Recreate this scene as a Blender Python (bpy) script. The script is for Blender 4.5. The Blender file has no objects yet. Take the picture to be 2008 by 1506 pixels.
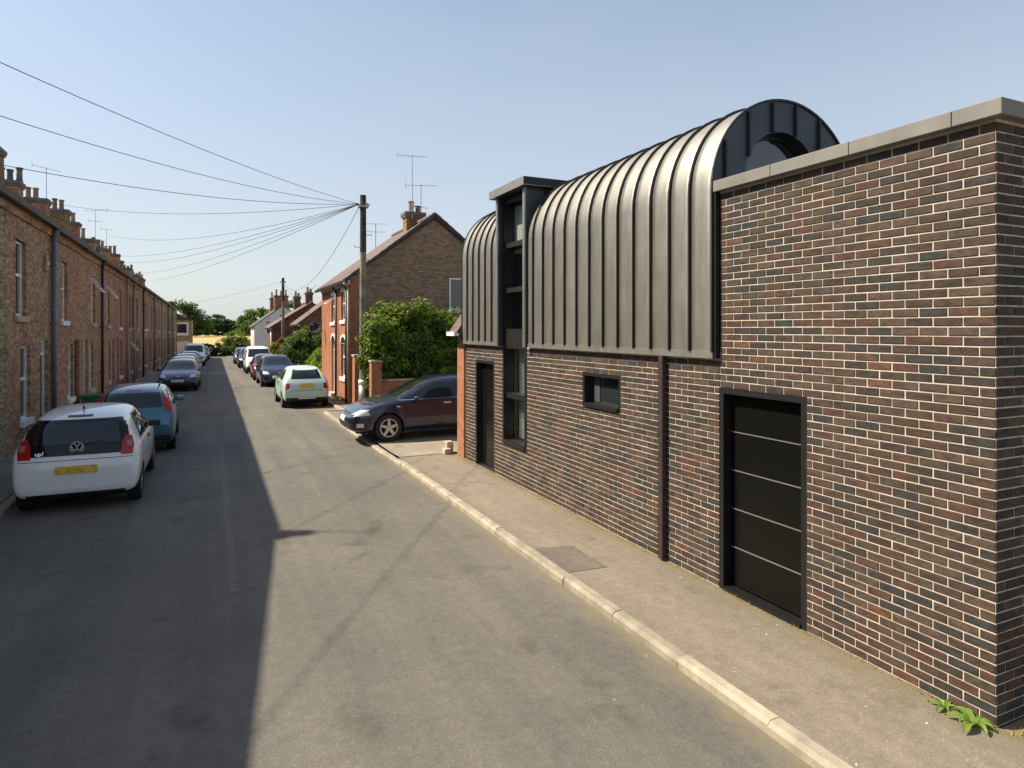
import bpy, bmesh, math, random
from mathutils import Vector, Matrix
R = random.Random(7)
rad = math.radians
scene = bpy.context.scene
COL = scene.collection

# ------------------------------------------------------------------ camera
cam_d = bpy.data.cameras.new('camera')
cam = bpy.data.objects.new('camera', cam_d)
COL.objects.link(cam)
scene.camera = cam
YAW = math.atan(590 / 1270.0)
cam.location = (0, 0, 2.7)
cam.rotation_euler = (rad(90), 0, -YAW)
cam_d.sensor_width = 36
cam_d.lens = 36 * 1270 / 2008.0
cam_d.shift_y = -108 / 2008.0
cam_d.clip_start = 0.05
cam_d.clip_end = 3000
scene.render.resolution_x = 1024
scene.render.resolution_y = 768

# ------------------------------------------------------------------ sky, sun, exposure
SUN_EL = rad(47.5)
SUN_AZ = rad(-63)          # measured from +Y, negative towards -X
world = bpy.data.worlds.new('World')
scene.world = world
world.use_nodes = True
wn = world.node_tree
bg = wn.nodes['Background']
sky = wn.nodes.new('ShaderNodeTexSky')
sky.sky_type = 'NISHITA'
sky.sun_disc = False
sky.sun_elevation = SUN_EL
sky.sun_rotation = SUN_AZ
sky.altitude = 50
sky.air_density = 1.0
sky.dust_density = 1.2
sky.ozone_density = 1.0
# a thin high summer haze veils the blue, thickest towards the horizon
wtc = wn.nodes.new('ShaderNodeTexCoord')
wsep = wn.nodes.new('ShaderNodeSeparateXYZ')
wn.links.new(wtc.outputs['Generated'], wsep.inputs[0])
wramp = wn.nodes.new('ShaderNodeMapRange')
wramp.inputs[1].default_value = 0.0; wramp.inputs[2].default_value = 0.55
wramp.inputs[3].default_value = 0.80; wramp.inputs[4].default_value = 0.22
wn.links.new(wsep.outputs[2], wramp.inputs[0])
wcl = wn.nodes.new('ShaderNodeTexNoise')
wmap = wn.nodes.new('ShaderNodeMapping'); wmap.inputs['Scale'].default_value = (1.0, 1.0, 3.5)
wn.links.new(wtc.outputs['Generated'], wmap.inputs[0]); wn.links.new(wmap.outputs[0], wcl.inputs['Vector'])
wcl.inputs['Scale'].default_value = 2.6; wcl.inputs['Detail'].default_value = 6; wcl.inputs['Roughness'].default_value = 0.6
wadd = wn.nodes.new('ShaderNodeMath'); wadd.operation = 'MULTIPLY_ADD'
wn.links.new(wcl.outputs[0], wadd.inputs[0]); wadd.inputs[1].default_value = 0.30
wsub = wn.nodes.new('ShaderNodeMath'); wsub.operation = 'SUBTRACT'; wn.links.new(wramp.outputs[0], wsub.inputs[0]); wsub.inputs[1].default_value = 0.15
wn.links.new(wsub.outputs[0], wadd.inputs[2])
wmix = wn.nodes.new('ShaderNodeMix'); wmix.data_type = 'RGBA'; wmix.clamp_factor = True
wn.links.new(wadd.outputs[0], wmix.inputs[0]); wn.links.new(sky.outputs[0], wmix.inputs[6]); wmix.inputs[7].default_value = (3.55, 3.75, 3.85, 1)
wn.links.new(wmix.outputs[2], bg.inputs[0])
bg.inputs[1].default_value = 0.094
sd = bpy.data.lights.new('sun', 'SUN')
sd.energy = 4.4
sd.angle = rad(0.6)
sd.color = (1.0, 0.885, 0.70)
sun = bpy.data.objects.new('sun', sd)
COL.objects.link(sun)
to_sun = Vector((math.sin(SUN_AZ) * math.cos(SUN_EL), math.cos(SUN_AZ) * math.cos(SUN_EL), math.sin(SUN_EL)))
sun.rotation_euler = to_sun.to_track_quat('Z', 'Y').to_euler()
sun.location = to_sun * 60
scene.view_settings.view_transform = 'Standard'
scene.view_settings.look = 'None'
scene.view_settings.exposure = 1.0
scene.view_settings.gamma = 1

# ------------------------------------------------------------------ material helpers
def nmat(name):
    m = bpy.data.materials.new(name)
    m.use_nodes = True
    nt = m.node_tree
    return m, nt, nt.nodes['Principled BSDF']

def lk(nt, a, b): nt.links.new(a, b)

def node(nt, typ, **kw):
    n = nt.nodes.new(typ)
    for k, v in kw.items():
        setattr(n, k, v)
    return n

def c4(c): return (c[0], c[1], c[2], 1.0)

def ramp(nt, fac, stops, interp='LINEAR'):
    r = node(nt, 'ShaderNodeValToRGB')
    r.color_ramp.interpolation = interp
    els = r.color_ramp.elements
    while len(els) < len(stops):
        els.new(0.5)
    for e, (p, c) in zip(els, stops):
        e.position = p
        e.color = c4(c)
    lk(nt, fac, r.inputs[0])
    return r.outputs[0]

def pos(nt): return node(nt, 'ShaderNodeNewGeometry').outputs['Position']

def noise(nt, vec, scale, detail=4, rough=0.6):
    n = node(nt, 'ShaderNodeTexNoise')
    n.inputs['Scale'].default_value = scale
    n.inputs['Detail'].default_value = detail
    n.inputs['Roughness'].default_value = rough
    if vec is not None: lk(nt, vec, n.inputs['Vector'])
    return n.outputs[0]

def mixc(nt, fac, a, b, mode='MIX'):
    n = node(nt, 'ShaderNodeMix', data_type='RGBA', blend_type=mode)
    if isinstance(fac, (int, float)): n.inputs[0].default_value = fac
    else: lk(nt, fac, n.inputs[0])
    for s, v in ((n.inputs[6], a), (n.inputs[7], b)):
        if isinstance(v, (tuple, list)): s.default_value = c4(v)
        else: lk(nt, v, s)
    return n.outputs[2]

def mth(nt, op, a, b=None):
    n = node(nt, 'ShaderNodeMath', operation=op)
    for s, v in ((n.inputs[0], a), (n.inputs[1], b)):
        if v is None: continue
        if isinstance(v, (int, float)): s.default_value = v
        else: lk(nt, v, s)
    return n.outputs[0]

def bump(nt, b, height, strength=0.3, dist=0.01):
    n = node(nt, 'ShaderNodeBump')
    n.inputs['Strength'].default_value = strength
    n.inputs['Distance'].default_value = dist
    lk(nt, height, n.inputs['Height'])
    lk(nt, n.outputs[0], b.inputs['Normal'])

def plain(name, col, rough=0.6, metal=0.0, var=0.12, scale=3.0, spec=0.5, coat=0.0, bmp=0.0, objvar=0.0):
    m, nt, b = nmat(name)
    b.inputs['Roughness'].default_value = rough
    b.inputs['Metallic'].default_value = metal
    b.inputs['Specular IOR Level'].default_value = spec
    if coat:
        b.inputs['Coat Weight'].default_value = coat
        b.inputs['Coat Roughness'].default_value = 0.04
    if var or objvar:
        p = pos(nt)
        f = noise(nt, p, scale, 5)
        lo = tuple(max(0, c * (1 - 2.2 * var)) for c in col)
        hi = tuple(min(1, c * (1 + 2.2 * var)) for c in col)
        out = ramp(nt, f, [(0.25, lo), (0.75, hi)])
        if objvar:
            oi = node(nt, 'ShaderNodeObjectInfo').outputs['Random']
            g = ramp(nt, oi, [(0, (1 - objvar,) * 3), (1, (1 + 0 * objvar,) * 3)])
            out = mixc(nt, 1.0, out, g, 'MULTIPLY')
        lk(nt, out, b.inputs['Base Color'])
        if bmp: bump(nt, b, noise(nt, p, scale * 12, 3), bmp, 0.006)
    else:
        b.inputs['Base Color'].default_value = c4(col)
    return m

def asphalt(name, c0, c1, patches=True, grit=0.13, edge=None):
    m, nt, b = nmat(name)
    p = pos(nt)
    big = ramp(nt, noise(nt, p, 0.35, 5, 0.62), [(0.32, c0), (0.68, c1)])
    sp = node(nt, 'ShaderNodeTexVoronoi'); sp.inputs['Scale'].default_value = 110
    lk(nt, p, sp.inputs['Vector'])
    sep = node(nt, 'ShaderNodeSeparateColor'); lk(nt, sp.outputs['Color'], sep.inputs[0])
    gr = ramp(nt, sep.outputs[0], [(0.0, (1 - grit,) * 3), (0.5, (1, 1, 1)), (0.93, (1 + grit * .7,) * 3), (1.0, (1.5, 1.48, 1.4))])
    col = mixc(nt, 1.0, big, gr, 'MULTIPLY')
    fine = ramp(nt, noise(nt, p, 9, 6, 0.7), [(0.3, (0.86, 0.86, 0.86)), (0.7, (1.12, 1.12, 1.12))])
    col = mixc(nt, 1.0, col, fine, 'MULTIPLY')
    # long streaks from tyres, drips and dust
    mp = node(nt, 'ShaderNodeMapping'); mp.inputs['Scale'].default_value = (2.2, 0.10, 1)
    lk(nt, p, mp.inputs['Vector'])
    st = ramp(nt, noise(nt, mp.outputs[0], 1.0, 4), [(0.35, (0.87, 0.87, 0.88)), (0.65, (1.1, 1.09, 1.06))])
    col = mixc(nt, 1.0, col, st, 'MULTIPLY')
    if patches:
        d = noise(nt, p, 1.7, 3, 0.55)
        stain = ramp(nt, d, [(0.30, (0.72, 0.7, 0.68)), (0.40, (1, 1, 1))])
        col = mixc(nt, 0.8, col, stain, 'MULTIPLY')
    if edge:                                         # dust and moss gathered along an edge that runs with the street
        xe, wd, ecol, sgn = edge
        sx = node(nt, 'ShaderNodeSeparateXYZ'); lk(nt, p, sx.inputs[0])
        dst = mth(nt, 'MULTIPLY', mth(nt, 'SUBTRACT', xe, sx.outputs[0]), sgn / wd)
        wob = mth(nt, 'MULTIPLY', noise(nt, p, 2.4, 5, 0.65), 1.9)
        mk = mth(nt, 'SUBTRACT', wob, dst)
        mk = ramp(nt, mk, [(0.12, (0, 0, 0)), (0.85, (0.8, 0.8, 0.8))])
        col = mixc(nt, mk, col, ecol)
    lk(nt, col, b.inputs['Base Color'])
    b.inputs['Roughness'].default_value = 0.88
    b.inputs['Specular IOR Level'].default_value = 0.3
    bump(nt, b, sp.outputs['Distance'], 0.35, 0.006)
    return m

def brickwork(name, c1, c2, mortar, bw=0.225, bh=0.075, dark=0.48, mort=0.010, stain=(0.55, 0.5, 0.45)):
    """masonry too far off to pick brick from brick"""
    m, nt, b = nmat(name)
    p = pos(nt)
    s = node(nt, 'ShaderNodeSeparateXYZ'); lk(nt, p, s.inputs[0])
    cmb = node(nt, 'ShaderNodeCombineXYZ')
    lk(nt, mth(nt, 'ADD', s.outputs[0], s.outputs[1]), cmb.inputs[0])
    lk(nt, s.outputs[2], cmb.inputs[1])
    t = node(nt, 'ShaderNodeTexBrick')
    t.inputs['Color1'].default_value = c4(c1)
    t.inputs['Color2'].default_value = c4(c2)
    t.inputs['Mortar'].default_value = c4(mortar)
    t.inputs['Scale'].default_value = 1
    t.inputs['Brick Width'].default_value = bw
    t.inputs['Row Height'].default_value = bh
    t.inputs['Mortar Size'].default_value = mort
    t.inputs['Mortar Smooth'].default_value = 0.3
    t.inputs['Bias'].default_value = 0.1
    lk(nt, cmb.outputs[0], t.inputs['Vector'])
    n1 = ramp(nt, noise(nt, p, 0.8, 5, 0.65), [(0.3, stain), (0.6, (1, 1, 1)), (0.8, (1.15, 1.1, 1.05))])
    col = mixc(nt, 0.8, t.outputs[0], n1, 'MULTIPLY')
    mp = node(nt, 'ShaderNodeMapping'); mp.inputs['Scale'].default_value = (4.4, 4.4, 13)
    lk(nt, p, mp.inputs[0])
    n2 = ramp(nt, noise(nt, mp.outputs[0], 1.0, 2), [(0.3, (1 - dark,) * 3), (0.7, (1 + dark,) * 3)])
    col = mixc(nt, 1.0, col, n2, 'MULTIPLY')
    oi = node(nt, 'ShaderNodeObjectInfo').outputs['Random']
    lk(nt, col, b.inputs['Base Color'])
    b.inputs['Roughness'].default_value = 0.9
    b.inputs['Specular IOR Level'].default_value = 0.25
    bump(nt, b, t.outputs['Fac'], -0.6, 0.01)
    return m

def single_brick(name, per_island, stops):
    """one colour per brick: by object, or by island where bricks are joined"""
    m, nt, b = nmat(name)
    if per_island: r = node(nt, 'ShaderNodeNewGeometry').outputs['Random Per Island']
    else: r = node(nt, 'ShaderNodeObjectInfo').outputs['Random']
    col = ramp(nt, r, stops, 'CONSTANT')
    p = pos(nt)
    mp = node(nt, 'ShaderNodeMapping'); mp.inputs['Scale'].default_value = (9, 9, 26)
    lk(nt, p, mp.inputs[0])
    n = noise(nt, mp.outputs[0], 1.0, 4, 0.65)
    col = mixc(nt, 1.0, col, ramp(nt, n, [(0.3, (0.55, 0.52, 0.5)), (0.55, (1, 1, 1)), (0.75, (1.35, 1.3, 1.25))]), 'MULTIPLY')
    fine = noise(nt, p, 70, 4, 0.75)
    col = mixc(nt, 1.0, col, ramp(nt, fine, [(0.30, (0.42, 0.40, 0.40)), (0.46, (0.92, 0.92, 0.92)), (0.62, (1.08, 1.05, 1.02)), (0.78, (1.5, 1.42, 1.32))]), 'MULTIPLY')
    lk(nt, col, b.inputs['Base Color'])
    b.inputs['Roughness'].default_value = 0.8
    b.inputs['Specular IOR Level'].default_value = 0.3
    bump(nt, b, noise(nt, p, 60, 4, 0.7), 0.5, 0.006)
    return m

def leafmat(name, stops, trans=0.35):
    m, nt, b = nmat(name)
    r = node(nt, 'ShaderNodeNewGeometry').outputs['Random Per Island']
    col = ramp(nt, r, stops)
    lk(nt, col, b.inputs['Base Color'])
    b.inputs['Roughness'].default_value = 0.55
    b.inputs['Specular IOR Level'].default_value = 0.35
    tr = node(nt, 'ShaderNodeBsdfTranslucent')
    lk(nt, mixc(nt, 1.0, col, (1.5, 1.6, 0.6), 'MULTIPLY'), tr.inputs[0])
    mx = node(nt, 'ShaderNodeMixShader'); mx.inputs[0].default_value = trans
    lk(nt, b.outputs[0], mx.inputs[1]); lk(nt, tr.outputs[0], mx.inputs[2])
    lk(nt, mx.outputs[0], nt.nodes['Material Output'].inputs[0])
    return m

def glass(name, col=(0.012, 0.016, 0.018), rough=0.03, spec=0.9):
    m, nt, b = nmat(name)
    b.inputs['Base Color'].default_value = c4(col)
    b.inputs['Roughness'].default_value = rough
    b.inputs['Specular IOR Level'].default_value = spec
    b.inputs['IOR'].default_value = 1.55
    return m

M = {}
M['road'] = asphalt('road_asphalt', (0.105, 0.098, 0.086), (0.145, 0.134, 0.115), edge=(3.36, 0.28, (0.17, 0.145, 0.10), 1))
M['pave'] = asphalt('pavement_asphalt', (0.175, 0.150, 0.118), (0.225, 0.192, 0.15), grit=0.14, edge=(4.68, 0.30, (0.155, 0.13, 0.075), 1))
M['patch'] = asphalt('patch_asphalt', (0.115, 0.10, 0.085), (0.15, 0.13, 0.11), patches=False)
M['drive'] = asphalt('drive_concrete', (0.22, 0.19, 0.15), (0.30, 0.26, 0.20), grit=0.15)
M['kerb'] = plain('kerb_stone', (0.34, 0.295, 0.225), 0.85, var=0.16, scale=5, bmp=0.4, objvar=0.25)
M['slab'] = plain('paving_slab', (0.20, 0.185, 0.155), 0.85, var=0.15, scale=4, bmp=0.3, objvar=0.3)
M['soil'] = plain('verge_soil', (0.16, 0.13, 0.07), 0.95, var=0.22, scale=2.5, bmp=0.6)
M['field'] = plain('field_straw', (0.42, 0.29, 0.10), 0.95, var=0.16, scale=0.6)
M['lawn'] = plain('lawn', (0.10, 0.17, 0.03), 0.95, var=0.25, scale=3)
M['mortar'] = plain('mortar', (0.50, 0.43, 0.35), 0.9, var=0.12, scale=9, bmp=0.3)
BR = [(0.0, (0.058, 0.040, 0.031)), (0.16, (0.072, 0.048, 0.036)), (0.30, (0.045, 0.034, 0.029)), (0.44, (0.080, 0.057, 0.043)),
      (0.58, (0.078, 0.043, 0.032)), (0.70, (0.040, 0.037, 0.034)), (0.80, (0.064, 0.052, 0.041)), (0.90, (0.036, 0.037, 0.037)), (0.985, (0.11, 0.056, 0.032))]
M['brick'] = single_brick('dark_brick', False, BR)
M['brickf'] = single_brick('dark_brick_field', True, BR)
GB = [(0.0, (0.38, 0.255, 0.165)), (0.2, (0.31, 0.215, 0.145)), (0.4, (0.43, 0.285, 0.18)), (0.6, (0.27, 0.195, 0.135)),
      (0.75, (0.40, 0.24, 0.155)), (0.9, (0.25, 0.20, 0.15))]
M['gbrick'] = single_brick('gable_brick', False, GB)
M['gbrickf'] = single_brick('gable_brick_field', True, GB)
M['gmortar'] = plain('gable_mortar', (0.11, 0.082, 0.060), 0.95, var=0.2, scale=3, bmp=0.4)
M['rb1'] = brickwork('terrace_brick_red', (0.45, 0.235, 0.135), (0.32, 0.165, 0.098), (0.27, 0.195, 0.13), stain=(.75,.72,.68))
M['rb2'] = brickwork('terrace_brick_brown', (0.45, 0.265, 0.145), (0.32, 0.18, 0.10), (0.28, 0.205, 0.135), stain=(.75,.72,.68))
M['rb3'] = brickwork('terrace_brick_deep_red', (0.45, 0.20, 0.125), (0.34, 0.145, 0.095), (0.26, 0.165, 0.12), stain=(.75,.72,.68))
M['rb4'] = brickwork('terrace_brick_buff', (0.45, 0.32, 0.18), (0.36, 0.25, 0.14), (0.35, 0.275, 0.185), stain=(.75,.72,.68))
M['pb'] = brickwork('pale_brick', (0.36, 0.29, 0.16), (0.20, 0.16, 0.09), (0.38, 0.31, 0.21), dark=0.5)
M['greenpaint'] = brickwork('painted_green_brick', (0.17, 0.23, 0.18), (0.14, 0.20, 0.155), (0.13, 0.18, 0.14), dark=0.2)
M['hb'] = brickwork('orange_brick', (0.36, 0.150, 0.082), (0.32, 0.130, 0.072), (0.30, 0.16, 0.10), dark=0.14, mort=0.006, stain=(0.8, 0.78, 0.75))
M['hb2'] = brickwork('far_gable_brick', (0.20, 0.085, 0.055), (0.16, 0.070, 0.048), (0.15, 0.10, 0.07))
M['chim1'] = brickwork('chimney_buff', (0.32, 0.19, 0.075), (0.25, 0.145, 0.06), (0.2, 0.14, 0.08))
M['render_w'] = plain('grey_white_render', (0.62, 0.62, 0.60), 0.9, var=0.06, scale=0.8)
M['stone'] = plain('sill_stone', (0.40, 0.34, 0.25), 0.85, var=0.18, scale=4, bmp=0.2)
M['white'] = plain('white_upvc', (0.78, 0.78, 0.76), 0.4, var=0.04, scale=6)
M['wsill'] = plain('white_painted_sill', (0.72, 0.71, 0.68), 0.6, var=0.08, scale=6)
M['bluesill'] = plain('blue_painted_sill', (0.04, 0.07, 0.17), 0.5, var=0.1)
M['slate'] = plain('roof_slate', (0.075, 0.068, 0.070), 0.75, var=0.2, scale=5, bmp=0.4, objvar=0.25)
M['rtile'] = plain('roof_tile', (0.15, 0.095, 0.085), 0.8, var=0.2, scale=4, bmp=0.4, objvar=0.25)
M['redtile'] = plain('red_roof_tile', (0.19, 0.065, 0.045), 0.8, var=0.2, scale=3, bmp=0.4)
M['gutter'] = plain('black_gutter', (0.028, 0.026, 0.026), 0.5, var=0.15)
M['pipe_grey'] = plain('blue_grey_pipe', (0.10, 0.125, 0.16), 0.5, var=0.12)
M['pipe_buff'] = plain('buff_pipe', (0.30, 0.23, 0.16), 0.6, var=0.12)
M['pipe_dark'] = plain('dark_pipe', (0.035, 0.022, 0.020), 0.55, var=0.2)
M['pot'] = plain('chimney_pot_clay', (0.36, 0.20, 0.11), 0.8, var=0.2, scale=6, objvar=0.35)
M['pot_b'] = plain('chimney_pot_buff', (0.42, 0.31, 0.16), 0.8, var=0.2, scale=6, objvar=0.3)
M['lead'] = plain('chimney_cap', (0.13, 0.12, 0.11), 0.8, var=0.2)
M['pane'] = glass('window_pane', (0.02, 0.024, 0.026), 0.04)
M['curtain'] = plain('net_curtain', (0.35, 0.36, 0.36), 0.9, var=0.1)
M['door1'] = plain('dark_red_door', (0.10, 0.020, 0.018), 0.45, var=0.1)
M['door2'] = plain('black_door', (0.015, 0.015, 0.017), 0.4, var=0.1)
M['door3'] = plain('brown_door', (0.11, 0.050, 0.025), 0.5, var=0.15)
M['door4'] = plain('white_door', (0.70, 0.70, 0.68), 0.4, var=0.05)
def zincmat(name, col, rough, metal):
    m, nt, b = nmat(name)
    p = pos(nt)
    mp = node(nt, 'ShaderNodeMapping'); mp.inputs['Scale'].default_value = (1.5, 5.0, 0.9)
    lk(nt, p, mp.inputs[0])
    n = noise(nt, mp.outputs[0], 1.6, 6, 0.65)
    oi = node(nt, 'ShaderNodeObjectInfo').outputs['Random']
    c = ramp(nt, n, [(0.28, tuple(v * 0.82 for v in col)), (0.72, tuple(v * 1.18 for v in col))])
    c = mixc(nt, 1.0, c, ramp(nt, oi, [(0, (0.9, 0.9, 0.9)), (1, (1.06, 1.06, 1.06))]), 'MULTIPLY')
    lk(nt, c, b.inputs['Base Color'])
    rr = node(nt, 'ShaderNodeMapRange')
    rr.inputs[3].default_value = rough - 0.06; rr.inputs[4].default_value = rough + 0.08
    lk(nt, noise(nt, p, 3.5, 5), rr.inputs[0]); lk(nt, rr.outputs[0], b.inputs['Roughness'])
    b.inputs['Metallic'].default_value = metal
    bump(nt, b, noise(nt, p, 2.2, 3, 0.5), 0.12, 0.02)
    return m
M['zinc'] = zincmat('weathered_zinc', (0.315, 0.305, 0.275), 0.50, 0.9)
M['zinc_d'] = zincmat('dark_zinc', (0.060, 0.066, 0.075), 0.45, 0.5)
M['seam'] = plain('shade_black_seam', (0.012, 0.012, 0.012), 0.55, 0.0, var=0.1)  # near-black colour stands in for the shade along the raised zinc seams
M['coping'] = plain('coping_concrete', (0.175, 0.168, 0.150), 0.75, var=0.1, scale=2.5, bmp=0.15)
M['blackmetal'] = plain('black_powder_coat', (0.006, 0.006, 0.0063), 0.5, var=0.1)
M['doorpanel'] = glass('black_door_panel', (0.006, 0.006, 0.005), 0.18, 0.12)
M['joint'] = plain('panel_joint_metal', (0.30, 0.30, 0.30), 0.4, 0.6, var=0.05)
M['steel'] = plain('brushed_steel', (0.55, 0.55, 0.53), 0.32, 1.0, var=0.05)
M['blind'] = plain('white_blind', (0.55, 0.56, 0.58), 0.9, var=0.06)
M['teal'] = plain('teal_curtain', (0.06, 0.22, 0.18), 0.9, var=0.2, scale=4)
M['room'] = plain('dim_room', (0.05, 0.05, 0.05), 0.9, var=0.2)
M['wood'] = plain('pole_timber', (0.19, 0.175, 0.12), 0.9, var=0.25, scale=3, bmp=0.4)
M['woodtop'] = plain('tarred_timber', (0.030, 0.028, 0.024), 0.8, var=0.3, scale=3)
M['galv'] = plain('galvanised_steel', (0.30, 0.32, 0.33), 0.5, 0.6, var=0.1)
M['wire'] = plain('black_cable', (0.03, 0.03, 0.032), 0.6, var=0)
M['alu'] = plain('aerial_aluminium', (0.42, 0.43, 0.45), 0.5, 0.5, var=0.05)
M['bark'] = plain('bark', (0.07, 0.05, 0.035), 0.95, var=0.25, scale=6)
M['leaf_laurel'] = leafmat('laurel_leaf', [(0.0, (0.028, 0.062, 0.016)), (0.4, (0.062, 0.118, 0.026)), (0.8, (0.11, 0.175, 0.032)), (1.0, (0.20, 0.25, 0.045))])
M['leaf_top'] = leafmat('yellow_green_leaf', [(0.0, (0.09, 0.14, 0.018)), (0.6, (0.17, 0.235, 0.03)), (1.0, (0.27, 0.31, 0.055))], 0.42)  # lighter yellow-green leaf, mostly laid over hedge and shrub tops
M['leaf_shrub'] = leafmat('shrub_leaf', [(0.0, (0.035, 0.08, 0.016)), (0.6, (0.085, 0.145, 0.026)), (1.0, (0.16, 0.22, 0.038))])
M['leaf_tree'] = leafmat('tree_leaf', [(0.0, (0.026, 0.055, 0.024)), (0.6, (0.052, 0.095, 0.034)), (1.0, (0.09, 0.135, 0.04))])
M['leaf_red'] = leafmat('copper_leaf', [(0.0, (0.10, 0.05, 0.025)), (0.5, (0.16, 0.085, 0.035)), (1.0, (0.12, 0.15, 0.035))])
M['weed'] = leafmat('weed_leaf', [(0.0, (0.09, 0.17, 0.02)), (1.0, (0.20, 0.30, 0.05))])
M['straw'] = leafmat('dry_grass', [(0.0, (0.30, 0.22, 0.08)), (0.6, (0.42, 0.31, 0.12)), (1.0, (0.16, 0.18, 0.04))])
# ------------------------------------------------------------------ mesh helpers
ROOT = {}                                            # world location of each thing, so that parts can be written in world coordinates

class MB:
    def __init__(s): s.v = []; s.f = []
    def box(s, x0, x1, y0, y1, z0, z1):
        x0, x1 = min(x0, x1), max(x0, x1); y0, y1 = min(y0, y1), max(y0, y1); z0, z1 = min(z0, z1), max(z0, z1)
        b = len(s.v)
        s.v += [(x0, y0, z0), (x1, y0, z0), (x1, y1, z0), (x0, y1, z0), (x0, y0, z1), (x1, y0, z1), (x1, y1, z1), (x0, y1, z1)]
        s.f += [tuple(b + i for i in q) for q in ((0, 3, 2, 1), (4, 5, 6, 7), (0, 1, 5, 4), (1, 2, 6, 5), (2, 3, 7, 6), (3, 0, 4, 7))]
        return s
    def fbox(s, fr, u0, u1, o0, o1, z0, z1):
        a = fr(u0, o0, z0); c = fr(u1, o1, z1)
        return s.box(a[0], c[0], a[1], c[1], a[2], c[2])
    def prism(s, pts, ax, a, b):
        """extrude a 2-d outline along axis ax ('x','y','z') from a to b"""
        n = len(pts); k = len(s.v)
        def P(p, t): return {'x': (t, p[0], p[1]), 'y': (p[0], t, p[1]), 'z': (p[0], p[1], t)}[ax]
        s.v += [P(p, a) for p in pts] + [P(p, b) for p in pts]
        s.f.append(tuple(k + i for i in range(n))); s.f.append(tuple(k + n + i for i in reversed(range(n))))
        for i in range(n):
            j = (i + 1) % n
            s.f.append((k + i, k + n + i, k + n + j, k + j))
        return s
    def cyl(s, p0, p1, r0, r1=None, n=12, caps=True):
        r1 = r0 if r1 is None else r1
        p0 = Vector(p0); p1 = Vector(p1); d = (p1 - p0).normalized()
        a = d.orthogonal().normalized(); c = d.cross(a)
        k = len(s.v)
        for p, r in ((p0, r0), (p1, r1)):
            for i in range(n):
                t = 2 * math.pi * i / n
                s.v.append(tuple(p + a * (r * math.cos(t)) + c * (r * math.sin(t))))
        for i in range(n):
            j = (i + 1) % n
            s.f.append((k + i, k + j, k + n + j, k + n + i))
        if caps:
            s.f.append(tuple(k + i for i in reversed(range(n)))); s.f.append(tuple(k + n + i for i in range(n)))
        return s
    def lathe(s, c, prof, n=16, axis='z', caps=True):
        """prof: list of (r, h)"""
        k = len(s.v)
        for r, h in prof:
            for i in range(n):
                t = 2 * math.pi * i / n
                x, y = r * math.cos(t), r * math.sin(t)
                s.v.append({'z': (c[0] + x, c[1] + y, c[2] + h), 'y': (c[0] + x, c[1] + h, c[2] + y), 'x': (c[0] + h, c[1] + x, c[2] + y)}[axis])
        for j in range(len(prof) - 1):
            for i in range(n):
                i2 = (i + 1) % n
                s.f.append((k + j * n + i, k + j * n + i2, k + (j + 1) * n + i2, k + (j + 1) * n + i))
        if caps:
            s.f.append(tuple(k + i for i in reversed(range(n))))
            s.f.append(tuple(k + (len(prof) - 1) * n + i for i in range(n)))
        return s
    def tube(s, pts, r, n=6):
        k = len(s.v); pts = [Vector(p) for p in pts]
        up = Vector((0.13, 0.2, 1)).normalized()
        for i, p in enumerate(pts):
            d = (pts[min(i + 1, len(pts) - 1)] - pts[max(i - 1, 0)]).normalized()
            a = d.cross(up)
            if a.length < 1e-3: a = d.orthogonal()
            a.normalize(); c = d.cross(a)
            for j in range(n):
                t = 2 * math.pi * j / n
                s.v.append(tuple(p + a * (r * math.cos(t)) + c * (r * math.sin(t))))
        for i in range(len(pts) - 1):
            for j in range(n):
                j2 = (j + 1) % n
                s.f.append((k + i * n + j, k + i * n + j2, k + (i + 1) * n + j2, k + (i + 1) * n + j))
        s.f.append(tuple(k + j for j in reversed(range(n)))); s.f.append(tuple(k + (len(pts) - 1) * n + j for j in range(n)))
        return s
    def quad(s, *p):
        k = len(s.v); s.v += [tuple(q) for q in p]; s.f.append(tuple(range(k, k + len(p)))); return s
    def mesh(s, name, off=(0, 0, 0)):
        me = bpy.data.meshes.new(name)
        me.from_pydata([(a - off[0], b - off[1], c - off[2]) for a, b, c in s.v], [], s.f)
        return me

def link(name, me, mat, parent=None, kind=None, smooth=False):
    o = bpy.data.objects.new(name, me)
    COL.objects.link(o)
    if me is not None and mat is not None and not me.materials: me.materials.append(M[mat] if isinstance(mat, str) else mat)
    if parent is not None: o.parent = parent
    if kind: o['kind'] = kind
    if smooth and me is not None:
        for p in me.polygons: p.use_smooth = True
    return o

def root_of(o):
    while o.parent is not None: o = o.parent
    return o

def fix_normals(me):
    bm = bmesh.new(); bm.from_mesh(me)
    bmesh.ops.recalc_face_normals(bm, faces=bm.faces)
    bm.to_mesh(me); bm.free()

def part(name, mb, mat, parent=None, kind=None, smooth=False, bevel=0, local=False):
    off = (0, 0, 0)
    if parent is not None and not local: off = ROOT.get(root_of(parent).name, (0, 0, 0))
    me = mb.mesh(name, off)
    fix_normals(me)
    o = link(name, me, mat, parent, kind, smooth)
    if bevel:
        b = o.modifiers.new('bevel', 'BEVEL'); b.width = bevel; b.segments = 2; b.limit_method = 'ANGLE'; b.angle_limit = rad(40)
    return o

def thing(name, label, cat, loc=(0, 0, 0), rz=0, group=None, kind=None):
    o = bpy.data.objects.new(name, None); COL.objects.link(o)
    o.empty_display_size = 0.3
    o.location = loc; o.rotation_euler = (0, 0, rz)
    ROOT[o.name] = tuple(loc)
    if kind: o['kind'] = kind
    return tag(o, label, cat, group)

def tag(o, label, cat, group=None):
    if label: o['label'] = label
    if cat: o['category'] = cat
    if group: o['group'] = group
    return o

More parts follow.
